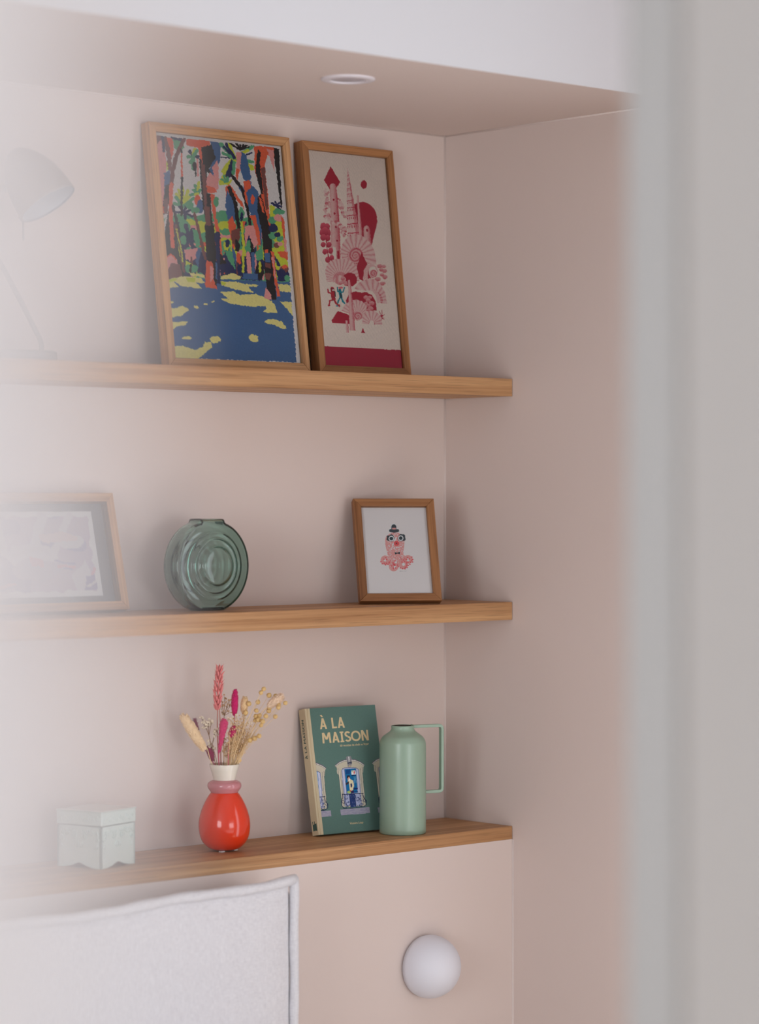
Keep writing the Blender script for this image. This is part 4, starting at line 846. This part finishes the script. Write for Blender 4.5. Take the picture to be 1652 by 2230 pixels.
# dried flowers: each stem stands in the vase.  (u, h) run across and up, d away from the room side
RU, FU = Vector((math.cos(-TH), math.sin(-TH), 0)), Vector((math.sin(TH), math.cos(TH), 0))
sc_ = 0.0001166
RIMZ = zc(1163)
def FP(u, y, d=0.0):
    """point of the bouquet"""
    return Vector((RVX, RVY, RVZ + RIMZ)) + RU * ((u - 681) * sc_) + FU * d + Vector((0, 0, (1545 - y) * sc_))
def rel(o, p):  # put the object's origin at p
    o.location = p; return o
def stem_thing(name, label, cat, group, foot):
    r = tag(empty(name, foot), label, cat, group); return r
def local(root, pts): return [Vector(p) - Vector(root.location) for p in pts]
def stem(root, pts, r0, r1, mat, n=6):
    q = spline([tuple(p) for p in local(root, pts)], 6); m = len(q)
    b = MB(); b.tube(q, [r0 + (r1 - r0) * i / (m - 1) for i in range(m)], n); return b.build('stem', mat, root)
rnd = random.Random(11)
M_pinkear = plain('pink_dried_ear', (236, 136, 134), 0.8); M_pinkstem = plain('pink_brown_stem', (196, 136, 122), 0.8)
M_mag = plain('magenta_tuft', (210, 22, 108), 0.9, sheen=0.3); M_mag2 = plain('rose_tuft', (214, 62, 116), 0.9, sheen=0.3); M_magd = plain('deep_magenta_tuft', (150, 18, 74), 0.9, sheen=0.3)
M_magstem = plain('magenta_stem', (206, 98, 120), 0.8)
M_cream = plain('cream_tuft', (246, 214, 168), 0.9, sheen=0.3); M_creamp = plain('pale_cream_tuft', (250, 222, 194), 0.9, sheen=0.3); M_straw = plain('straw', (244, 214, 168), 0.8)
M_brownstem = plain('brown_twig', (158, 122, 90), 0.8); M_white = plain('ivory_blossom', (246, 232, 208), 0.9); M_tan = plain('tan_floret', (240, 204, 156), 0.9)
M_pod = plain('straw_pod', (240, 202, 136), 0.7, vary=0.25, vscale=160); M_bud = plain('brown_bud', (196, 158, 116), 0.9)
def tuft(root, a, b, rad, mat, hair=420, hl=0.0045, profile=None, name='flower_head', hr=0.00026):
    """soft seed head from a to b with fine hairs"""
    a, b = local(root, [a, b]); ax = (b - a); L_ = ax.length; d = ax.normalized(); e1 = d.orthogonal().normalized(); e2 = d.cross(e1)
    profile = profile or (lambda t: math.sin(math.pi * min(1, 0.06 + t * 0.9)) ** 0.5)
    m = MB(); n = 14; pts = []; rr = []
    for i in range(n):
        t = i / (n - 1); pts.append(a + ax * t); rr.append(max(0.0003, rad * profile(t) * 0.86))
    m.tube(pts, rr, 12)
    for k in range(hair // 3):
        t = rnd.random(); ph = rnd.uniform(0, 2 * math.pi); o_ = e1 * math.cos(ph) + e2 * math.sin(ph)
        m.ball(a + ax * t + o_ * rad * profile(t) * 0.80, rad * rnd.uniform(0.07, 0.13), d + o_ * 0.6, rad * rnd.uniform(0.22, 0.40), 5, 4)
    for k in range(hair):
        t = rnd.random(); ph = rnd.uniform(0, 2 * math.pi); o_ = (e1 * math.cos(ph) + e2 * math.sin(ph)); r = rad * profile(t) * 0.8
        p = a + ax * t + o_ * r; q = p + (o_ * 0.75 + d * rnd.uniform(0.4, 1.1)).normalized() * hl * rnd.uniform(0.5, 1.0)
        s1 = o_.cross(d).normalized() * hr * 1.6; m.add([p - s1, p + s1, q], [(0, 1, 2)])
    return m.build(name, mat, root)
def ear(root, a, b, mat):
    """wheat-like ear of overlapping husks"""
    a, b = local(root, [a, b]); ax = b - a; d = ax.normalized(); e1 = d.orthogonal().normalized(); e2 = d.cross(e1); m = MB()
    rows = 14
    for i in range(rows):
        t = i / (rows - 1); w = (0.35 + 0.75 * math.sin(math.pi * (0.10 + 0.82 * t))) * 0.0044 * rnd.uniform(0.85, 1.15)
        for k in range(4):
            ph = 2 * math.pi * (k + 0.5 * (i % 2)) / 4 + 0.2 * i; o_ = e1 * math.cos(ph) + e2 * math.sin(ph)
            c = a + ax * (t * 0.93) + o_ * w; dd = (d + o_ * rnd.uniform(0.35, 0.65)).normalized()
            m.ball(c + dd * 0.003, rnd.uniform(0.0016, 0.0021), dd, 0.0058, 6, 5)
            m.tube([c + dd * 0.007, c + dd * 0.0115 + o_ * 0.0012], [0.0005, 0.0001], 4)
    m.tube([a, b], 0.0012, 6)
    return m.build('ear', mat, root)
G = 'dried flowers standing in the red vase'
def foot(u, d=0.0): return FP(u, 1545 + 160, d)
# pink ear with its twin stalk
r = stem_thing('wheat_stalk', 'tallest dried stalk, a pink wheat-like ear in the red vase', 'dried flower', G, foot(640))
stem(r, [foot(640), FP(600, 1545), FP(575, 1100), FP(578, 720)], 0.0013, 0.0010, M_pinkstem); ear(r, FP(570, 715), FP(610, 78), M_pinkear)
r = stem_thing('dried_stalk', 'bare brown stalk rising beside the pink wheat-like ear', 'dried flower', G, foot(660, .004))
stem(r, [foot(660, .004), FP(628, 1545, .005), FP(618, 1000, .004), FP(602, 640, .002)], 0.0012, 0.0008, M_pinkstem)
def bunny(u0, pts, a, b, rad, mat, smat, label, d=0.0, hair=420, hl=0.0045, profile=None):
    r = stem_thing('bunny_tail_stem', label, 'dried flower', G, foot(u0, d))
    stem(r, [foot(u0, d)] + [FP(x, y, d) for x, y in pts] + [FP(*a, d)], 0.0009, 0.0008, smat)
    tuft(r, FP(*a, d), FP(*b, d), rad, mat, hair, hl, profile); return r
bunny(740, [(760, 1545), (800, 1200), (835, 900)], (830, 815), (840, 430), 0.0070, M_mag, M_magstem, 'upright magenta bristle head in the middle of the red vase', 0.004, 520, 0.0035)
bunny(630, [(605, 1540), (604, 1400)], (606, 1370), (690, 860), 0.0082, M_mag2, M_magstem, 'rose pink plush head leaning low over the vase neck', -0.012, 520, 0.0030, lambda t: 0.18 + 0.82 * min(1.0, (t * 1.25) ** 0.9) * (1 if t < 0.86 else math.sqrt(max(0.05, 1 - ((t - 0.86) / 0.14) ** 2))))
bunny(700, [(742, 1545), (745, 1350), (765, 1170)], (780, 1130), (830, 975), 0.0066, M_mag, M_magstem, 'short magenta tuft between the rose head and straw sprigs', -0.010, 420, 0.0042)
bunny(640, [(510, 1520)], (505, 1500), (440, 1280), 0.0068, M_magd, M_magstem, 'deep magenta tuft squeezed low against the vase rim', 0.002, 420, 0.0040)
bunny(640, [(480, 1500), (390, 1350)], (300, 1270), (225, 870), 0.0048, M_magd, M_magstem, 'thin dark magenta spike behind the big cream plume', 0.012, 420, 0.0060)
bunny(600, [(490, 1530), (420, 1300)], (385, 1330), (50, 800), 0.0108, M_cream, M_straw, 'big flat cream plume drooping to the vase side', -0.004, 900, 0.0040, lambda t: (0.35 + 0.65 * math.sin(math.pi * (0.1 + 0.75 * t))) * (1 if t < 0.92 else math.sqrt(max(0.03, 1 - ((t - 0.92) / 0.08) ** 2))))
bunny(780, [(860, 1500), (950, 1000)], (965, 800), (985, 545), 0.0074, M_cream, M_straw, 'upright cream tuft behind the magenta bristle head', 0.010, 420, 0.0045)
bunny(800, [(890, 1540), (1080, 1100), (1220, 800)], (1340, 680), (1560, 520), 0.0098, M_creamp, M_straw, 'pale cream tuft highest on the flax side of the bouquet', 0.004, 520, 0.0060)
# baby's breath
def sprig(label, u0, tips, mat, smat, size, d=0.0, n=3):
    r = stem_thing('babys_breath_sprig', label, 'dried flower', G, foot(u0, d)); s_ = MB(); b = MB()
    base = foot(u0, d)
    for (mx, my), ends in tips:
        m_ = FP(mx, my, d); pl = spline([tuple(q) for q in local(r, [base, FP(u0 * .5 + mx * .5 + (0 if u0 > 600 else 40), 1540, d), m_])], 5); s_.tube(pl, 0.0006, 5)
        for (x, y) in ends:
            e_ = FP(x, y, d + rnd.uniform(-.006, .006)); q = local(r, [m_, e_]); s_.tube(q, [0.0005, 0.0003], 4)
            for k in range(n):
                c = q[1] + Vector((rnd.uniform(-1, 1), rnd.uniform(-1, 1), rnd.uniform(-1, 1))) * 0.0035
                s_.tube([q[0] * .3 + q[1] * .7, c], 0.00022, 3)
                for j in range(5): b.ball(c + Vector((rnd.uniform(-1, 1), rnd.uniform(-1, 1), rnd.uniform(-1, 1))) * size * .6, size * .6, (rnd.uniform(-1, 1), rnd.uniform(-1, 1), 1), size * .75, 5, 4)
    s_.build('stem', smat, r); b.build('blossom', mat, r); return r
sprig('cream baby\'s breath sprig left of the tall pink ear', 560, [((450, 1120), [(340, 870), (390, 900), (380, 940), (440, 890), (430, 960), (470, 950), (490, 900), (400, 1000)]), ((500, 1250), [(440, 1180), (530, 1060), (550, 1040), (470, 1300), (530, 1300), (500, 1340), (450, 1250), (545, 1110)])], M_white, M_brownstem, 0.0023, 0.0)
sprig('brown branching sprig between the pink ear and magenta bristle', 660, [((675, 820), [(630, 540), (680, 540), (690, 630), (640, 640), (740, 600), (760, 590), (650, 770), (770, 770), (730, 680), (620, 690), (775, 660)])], M_bud, M_brownstem, 0.0015, 0.003)
sprig('loose tan sprig topped with pale specks above the straw bunch', 760, [((880, 1000), [(790, 830), (870, 820), (960, 800), (1000, 860), (1040, 850), (1060, 900), (740, 850), (780, 900), (850, 780), (1040, 940)])], M_white, M_straw, 0.0015, -0.002)
# fine straw bunch: slender sprigs with countless florets
def straw(label, u0, x0, x1, y0, y1, d, cnt):
    r = stem_thing('straw_sprig', label, 'dried flower', 'straw sprigs in the red vase', foot(u0, d)); s_ = MB(); b = MB(); base = foot(u0, d)
    for k in range(cnt):
        x = rnd.uniform(x0, x1); y = rnd.uniform(y0, y1); m0 = FP(700 + (x - 700) * 0.45 + rnd.uniform(-20, 20), 1530, d)
        t = FP(x, y, d + rnd.uniform(-.012, .012)); q = local(r, [base, m0, t]); s_.tube([q[0], q[1], q[1] * .5 + q[2] * .5 + Vector((rnd.uniform(-1, 1), rnd.uniform(-1, 1), 0)) * .002, q[2]], [0.0005, 0.0005, 0.0004, 0.0002], 4)
        for j in range(16):
            f_ = rnd.uniform(0.30, 1.0); c = q[1] * (1 - f_) + q[2] * f_ + Vector((rnd.uniform(-1, 1), rnd.uniform(-1, 1), rnd.uniform(-.6, 1))) * .0042
            b.ball(c, rnd.uniform(.0006, .0011), (rnd.uniform(-1, 1), rnd.uniform(-1, 1), 1), .0017, 4, 3)
    s_.build('stalks', M_straw, r)['kind'] = 'stuff'; b.build('florets', M_tan, r)['kind'] = 'stuff'
straw('tan straw sprig nearest the magenta tuft', 700, 760, 900, 830, 1150, -.006, 16)
straw('dense tan straw sprig in the middle of the bunch', 720, 860, 1000, 820, 1100, 0.0, 17)
straw('spreading tan straw sprig under the flax pods', 740, 960, 1075, 880, 1180, .006, 15)
straw('low tan straw sprig along the vase rim', 700, 640, 820, 1080, 1350, .004, 16)
# flax: thin stems, each with round ribbed pods
pod = MB(); N_ = 16
v = []; f = []
for i in range(9):
    t = math.pi * i / 8
    for k in range(N_):
        a = 2 * math.pi * k / N_; w = 1 - 0.10 * abs(math.cos(2.5 * a)) ** 6
        r_ = 0.0042 * math.sin(t) * w + 0.00005; v.append((r_ * math.cos(a), r_ * math.sin(a), -0.0041 * math.cos(t) + (0.0007 if i == 8 else 0)))
for i in range(8):
    for k in range(N_): f.append((i * N_ + k, i * N_ + (k + 1) % N_, (i + 1) * N_ + (k + 1) % N_, (i + 1) * N_ + k))
podme = None
FLAB = ['flax stem whose two seed pods are the highest of the bouquet', 'flax stem with two spaced pods just below the topmost pair', 'flax stem with pods closest to the upright cream tuft', 'flax stem with pods tucked around the pale cream tuft',
        'flax stem reaching furthest towards the cookbook', 'flax stem with two pods between the dense cluster and the cookbook', 'flax stem with three pods in the densest pod cluster', 'flax stem with three pods hanging under the dense cluster',
        'flax stem with three pods in a low row above the vase rim', 'flax stem with small pods down the edge of the straw bunch', 'flax stem with one pod behind the straw and one at the rim']
FL = [[(1277, 410), (1235, 465)], [(1350, 518), (1180, 622)], [(1047, 642), (1162, 740)], [(1450, 532), (1345, 752), (1360, 700)], [(1600, 622), (1495, 690), (1500, 660)], [(1450, 828), (1308, 815)], [(1150, 830), (1210, 818), (1140, 895)], [(1192, 880), (1255, 900), (1235, 960)], [(1210, 1112), (1142, 1152), (1070, 1182)], [(990, 790), (945, 1330), (930, 1395)], [(1000, 775), (900, 1495)]]
for j, pods in enumerate(FL):
    d = (-.010, .006, .0, .010, -.004, -.008, .008, -.002, -.012, .012, .004)[j]; u0 = 700 + 6 * j
    r = stem_thing('flax_stem', FLAB[j], 'dried flower', 'flax stems fanning out of the red vase', foot(u0, d))
    s_ = MB(); m0 = FP(790 + 11 * j, 1535, d)
    for i, (x, y) in enumerate(pods):
        tip = FP(x, y, d + rnd.uniform(-.005, .005)); mid = FP(790 + 11 * j + (x - 790 - 11 * j) * .42, 1535 + (y - 1535) * .50, d)
        q = spline([tuple(z_) for z_ in local(r, [foot(u0, d), m0, mid, tip])], 6); s_.tube(q, 0.00032, 4)
        dirv = Vector(q[-1]) - Vector(q[-3])
        if podme is None:
            po = mesh('seed_pod', v, f, M_pod, r, True); podme = po.data
        else: po = link(bpy.data.objects.new('seed_pod', podme), r)
        po.location = Vector(q[-1]); po.rotation_euler = dirv.to_track_quat('Z', 'Y').to_euler()
        s = rnd.uniform(0.92, 1.15); po.scale = (s, s, s)
    s_.build('stem', M_straw, r)

# ------------------------------------------------------------------ sage jug
JUG = plain('sage_enamel', (152, 178, 158), 0.30, 0.5, coat=0.12)
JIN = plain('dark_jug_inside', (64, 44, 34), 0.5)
jug = tag(empty('jug', (-0.2262, -0.1252, S3[1]), (0, 0, math.radians(-18))), 'sage green enamel jug with square handle standing beside the cookbook', 'jug')
jr = 0.0430; jh = 0.1985
jp = [(jr - 0.0025, 0.0), (jr, 0.0022)] + [(jr, z) for z in np.linspace(0.01, 0.160, 6)] + spline([(jr, 0.162), (jr - 0.0012, 0.1705), (jr - 0.006, 0.1785), (jr - 0.0135, 0.1842), (0.0238, 0.1885), (0.0212, 0.1930), (0.0212, jh)], 5)[1:] + [(0.0205, jh + 0.0006), (0.0195, jh)]
lathe('body', jp, JUG, jug, 72, cap=(True, False))
lathe('inside', [(0.0196, jh), (0.0192, 0.190), (0.038, 0.160), (0.038, 0.01)], JIN, jug, 48, cap=(False, True))
hp = []
hx0, hx1, hz0, hz1, hr = 0.019, 0.0790, 0.0745, 0.1965, 0.006
for cx_, cz_, a0 in ((hx1 - hr, hz1 - hr, 90), (hx1 - hr, hz0 + hr, 0)):
    for i in range(7):
        a = math.radians(a0 - 90 * i / 6); hp.append((cx_ + hr * math.cos(a), cz_ + hr * math.sin(a)))
hp = [(hx0, hz1)] + hp + [(jr - 0.002, hz0)]
v = []; f = []; hw, ht = 0.0055, 0.0027
for i, (x, z) in enumerate(hp):
    x0, z0 = hp[max(i - 1, 0)]; x1, z1 = hp[min(i + 1, len(hp) - 1)]; L_ = math.hypot(x1 - x0, z1 - z0); nx, nz = (z1 - z0) / L_, -(x1 - x0) / L_
    for s1, s2 in ((-1, -1), (1, -1), (1, 1), (-1, 1)): v.append((x + nx * ht * s1, hw * s2, z + nz * ht * s1))
for i in range(len(hp) - 1):
    for k in range(4): f.append((i * 4 + k, i * 4 + (k + 1) % 4, i * 4 + 4 + (k + 1) % 4, i * 4 + 4 + k))
f += [(0, 1, 2, 3), tuple(4 * (len(hp) - 1) + k for k in (3, 2, 1, 0))]
bevel(mesh('handle', v, f, JUG, jug), 0.0008, 2)

# ------------------------------------------------------------------ keepsake box
MINT = plain('pale_mint_ceramic', (210, 223, 216), 0.45, 0.4)
kb = tag(empty('trinket_box', (-0.9275, -0.1476, S3[1]), (0, 0, math.radians(16))), 'pale mint lidded box with raised lace scrollwork on the lowest shelf', 'trinket box')
s_ = 0.0925; bh = 0.0700; lh = 0.0235
def wavy(x):  # arched lower edge between bracket feet
    t = x / s_; u = abs(t - 0.5) * 2
    return (0.0045 * (0.5 + 0.5 * math.cos(math.pi * min(1, u / 0.86))) + 0.0040 * math.exp(-((t - 0.5) / 0.13) ** 2)) if 0.04 < t < 0.96 else 0.0
for name, ang, off in (('front_panel', 0, (0, 0)), ('side_panel', 90, (s_, 0)), ('back_panel', 180, (s_, s_)), ('side_panel', 270, (0, s_))):
    v = []; f = []; n = 40
    for i in range(n + 1):
        x = s_ * i / n
        for y, z in ((0, wavy(x)), (0, bh), (0.004, bh), (0.004, wavy(x))): v.append((x, y, z))
    for i in range(n):
        for k in range(4): f.append((i * 4 + k, (i + 1) * 4 + k, (i + 1) * 4 + (k + 1) % 4, i * 4 + (k + 1) % 4))
    f += [(0, 1, 2, 3), tuple(4 * n + k for k in (3, 2, 1, 0))]
    pnl = mesh(name, v, f, MINT, kb); pnl.location = (off[0], off[1], 0); pnl.rotation_euler = (0, 0, math.radians(ang))
    # raised scrollwork
    if name == 'back_panel': continue
    sw = MB()
    def curl(cx_, cz_, r, turns=1.3, fl=1):
        pts = []
        for i in range(16):
            a = 2 * math.pi * turns * i / 15; q = r * (1 - 0.75 * i / 15); pts.append((cx_ + fl * q * math.cos(a), -0.0004, cz_ - q * math.sin(a)))
        sw.tube(pts, [0.0014] * 13 + [0.0018] * 3, 6)
    def leaf(x, z, dx_, dz_): sw.ball((x + dx_ / 2, -0.0003, z + dz_ / 2), 0.0017, (dx_, 0, dz_), math.hypot(dx_, dz_) / 2, 6, 5)
    rr = random.Random(3)
    for cx_, fl in ((0.5, 1), (0.5, -1)):
        curl(s_ * .5 + fl * .010, bh - .016, .006, 1.3, fl); curl(s_ * .5 + fl * .006, bh - .030, .004, 1.1, -fl)
        curl(s_ * .5 + fl * .026, bh - .010, .005, 1.2, -fl); curl(s_ * .5 + fl * .037, bh - .020, .005, 1.3, fl); curl(s_ * .5 + fl * .037, bh - .034, .003, 1.1, -fl)
        for k in range(9): leaf(s_ * .5 + fl * (.004 + k * .0042), bh - .004 - rr.uniform(0, .005), fl * .003, -rr.uniform(.004, .010))
    for k in range(4): leaf(s_ * .5 + (k - 1.5) * .004, bh - .024, 0, -.012)
    for k in range(10):
        curl(.007 + k * (s_ - .014) / 9, bh + lh * .55 + (.002 if k % 2 else -.002), .0036, 1.1, 1 if k % 2 else -1)
    sw.build('scrollwork', MINT, pnl)
lid = box('lid', (-0.001, s_ + 0.001, -0.001, s_ + 0.001, bh + 0.0014, bh + lh), MINT, kb, 0.0012, 2)
box('lid_top', (-0.002, s_ + 0.002, -0.002, s_ + 0.002, bh + lh + 0.0001, bh + lh + 0.0024), plain('glazed_mint_lid', (210, 223, 216), 0.12, 0.6, coat=0.5), lid, 0.0006, 1, loc=None)
for ch in list(lid.children): ch.location = Vector(ch.location) - Vector(lid.location)

# ------------------------------------------------------------------ table lamp
LM = plain('warm_grey_lacquer', (168, 160, 156), 0.4, 0.5); LIN = plain('pale_lamp_inside', (214, 220, 228), 0.6); LMB = plain('lamp_base_gloss', (158, 152, 150), 0.15, 0.5, coat=0.5)
lx, ly = -1.0125, -0.098
lamp = tag(empty('table_lamp', (lx, ly, S1[1]), (0, 0, -TH)), 'warm grey table lamp with tilted bell shade on the top shelf', 'lamp')
q_ = 0.000752
def lp(u, y, d=0.0): return ((u - 92) * q_, d, (781 - y) * q_)
o = lathe('base', [(0.062, 0), (0.064, 0.0015), (0.064, 0.0165), (0.0625, 0.0185), (0.03, 0.0192)], LMB, lamp, 64); o.location = (-0.0385, 0.0, 0)
b = MB(); pts = spline([lp(92, 758), lp(91, 738), lp(80, 712), lp(20, 595), lp(-28, 500), lp(-22, 430), lp(-6, 398)], 8); b.tube(pts, 0.0042, 12); b.build('stem', LM, lamp)
sh = []
for i in range(25):
    t = i / 24; sh.append((0.0512 * (1 - (1 - t) ** 2.3) ** 0.62, -0.112 * (1 - t)))
sh = [(max(r, 0.0004), z) for r, z in sh]
# shade axis points down and away to the right
so = lathe('shade', sh + [(0.0495, 0.0)] + [(max(r - 0.0016, 0.0003), z + 0.0016 * (1 if i < 6 else 0.2)) for i, (r, z) in reversed(list(enumerate(sh)))], [LM, LIN], lamp, 56, cap=(True, True))
for p in so.data.polygons:
    if p.index >= 25 * 56: p.material_index = 1
axis = Vector((0.55, -0.13, -0.83)).normalized()
so.rotation_euler = axis.to_track_quat('Z', 'Y').to_euler(); so.location = lp(107, 431)
b = MB(); b.tube([lp(-24, 396), lp(14, 398)], 0.0070, 14); b.build('swivel_joint', LM, lamp)
b = MB(); b.tube([lp(52, 466), lp(52, 512)], 0.0017, 8); b.tube([lp(42, 460), lp(54, 474)], 0.0013, 6); b.build('switch_rod', LM, lamp)

# ------------------------------------------------------------------ downlight, wall light
DW = plain('white_metal_trim', (232, 226, 232), 0.4); DL = plain('downlight_lens', (196, 190, 196), 0.3)
dl = tag(empty('recessed_downlight', (-0.6138, -0.4118, ZSOF)), 'round white recessed downlight in the alcove soffit', 'ceiling light')
lathe('trim_ring', [(0.0456, 0.0), (0.0456, -0.0022), (0.0440, -0.0034), (0.0315, -0.0044), (0.0295, -0.0030), (0.0290, 0.0)], DW, dl, 56, cap=(False, False))
lathe('lens', [(0.0292, -0.0002), (0.0292, -0.0016), (0.026, -0.0012), (0.024, -0.0022), (0.018, -0.0012), (0.014, -0.0024), (0.006, -0.0016), (0.0005, -0.0026)], DL, dl, 48)
OPAL = plain('opal_glass', (226, 226, 234), 0.5, 0.5)
sc = tag(empty('wall_sconce', (-0.2306, -SHD, Z(-0.858)), (math.radians(90), 0, 0)), 'unlit white opal globe wall light below the lowest shelf', 'wall light')
Rg = 0.0576; h0 = 0.0165
pr_ = [(math.sqrt(Rg ** 2 - h0 ** 2), 0.0035)] + [(Rg * math.cos(a), h0 + Rg * math.sin(a)) for a in np.linspace(-0.06, math.pi / 2 - 0.01, 26)]
lathe('globe', pr_, OPAL, sc, 72)
lathe('backplate', [(0.046, 0.0), (0.046, 0.0036)], DW, sc, 48)

# ------------------------------------------------------------------ headboard
LINEN = linen('oatmeal_linen', (226, 224, 227), (208, 205, 209))
ZH = Z(-0.6500)
bed = tag(empty('bed', (-0.6330, -0.2980, 0), (0, 0, math.radians(5.2))), 'bed with off-white linen headboard and flanged seams below the shelves', 'bed')
HWd, HT = 1.55, 0.075
hb = box('headboard', (-HWd + 0.004, -0.004, 0.002, HT, 0.0, ZH - 0.016), LINEN, bed, 0.012, 3, loc=(0, 0, 0))
# local: x runs 0 (right end) to -HWd, front face at y=0, back at +HT
nx, nz = 90, 60; v = []; f = []
def topz(x): return ZH - 0.0005 - 0.006 * min(1.0, -x / 0.35) + 0.0025 * math.sin(x * 17)
for j in range(nz + 1):
    for i in range(nx + 1):
        x = -HWd * i / nx; z0 = 0.0; t = j / nz; z = t * (topz(x) - 0.0085)
        ed = min(-x, HWd + x, (topz(x) - z)) ; puff = 0.012 * (1 - math.exp(-max(ed, 0) / 0.03))
        wr = 0.0018 * math.sin(9 * x + 6 * z) * math.sin(5 * z + 1)
        v.append((x * (1 - 0.034 / HWd) - 0.017, -puff - wr, z))
for j in range(nz):
    for i in range(nx):
        a = j * (nx + 1) + i; f.append((a, a + 1, a + nx + 2, a + nx + 1)[::-1])
mesh('front_panel', v, f, LINEN, hb, True)
def flange(path, rad, name):
    m = MB(); m.tube(path, rad, 10); o = m.build(name, LINEN, hb); return o
pt = []
for i in range(70):
    x = 0.004 - (HWd + 0.008) * i / 69
    pt.append((x - 0.0085 * (1 - 2 * i / 69), -0.005 + 0.0012 * math.sin(i * 1.1), topz(min(0, x)) + 0.0004 * math.sin(i * 1.7) + (0.0015 if i == 0 else 0)))
flange(pt, [0.0088 + 0.0008 * math.sin(i * 1.3) for i in range(70)], 'top_flange')
pt = [(-0.0075 + 0.0008 * math.sin(i * 0.9), -0.005, ZH + 0.003 - (ZH + 0.001) * i / 50) for i in range(51)]
flange(pt, [0.0082 + 0.0005 * math.sin(i * 1.3) for i in range(51)], 'side_flange')
pt = [(-HWd, -0.004, ZH + 0.002 - (ZH) * i / 30) for i in range(31)]
flange(pt, 0.0072, 'side_flange')

# ------------------------------------------------------------------ the bed below the headboard (just under the picture's lower edge)
DUV = linen('white_bedding', (244, 243, 244), (234, 233, 235))
bx_, by_ = -0.877, -0.956
def bedbox(name, b, mat, bev=0, seg=2): return box(name, (b[0] + bx_, b[1] + bx_, b[2] + by_, b[3] + by_, b[4], b[5]), mat, bed, bev, seg)
bedbox('base', (-0.76, 0.76, -0.88, 0.94, 0.06, 0.30), LINEN, 0.02, 3)
bedbox('mattress', (-0.765, 0.765, -0.885, 0.945, 0.302, 0.50), DUV, 0.05, 4)
n = 48; v = []; f = []
for j in range(n + 1):
    for i in range(n + 1):
        x = -0.80 + 1.60 * i / n; y = -0.92 + 1.70 * j / n; d = max(0, abs(x) - 0.76) / 0.04 + max(0, -0.88 - y) / 0.04
        v.append((x, y, 0.545 + 0.018 * mnoise.noise(Vector((x * 4, y * 4, 0))) - 0.10 * min(1, d) ** 2))
for j in range(n):
    for i in range(n):
        a = j * (n + 1) + i; f.append((a, a + 1, a + n + 2, a + n + 1))
o = mesh('duvet', v, f, DUV, bed, True); o.location = (bx_, by_, 0); m = o.modifiers.new('solidify', 'SOLIDIFY'); m.thickness = 0.035; m.offset = -1
for sx in (-1, 1):
    for sy in (-1, 1): bedbox('leg', (sx * .68 - .03, sx * .68 + .03, sy * .8 - .03, sy * .8 + .03, 0, 0.06), OAK)
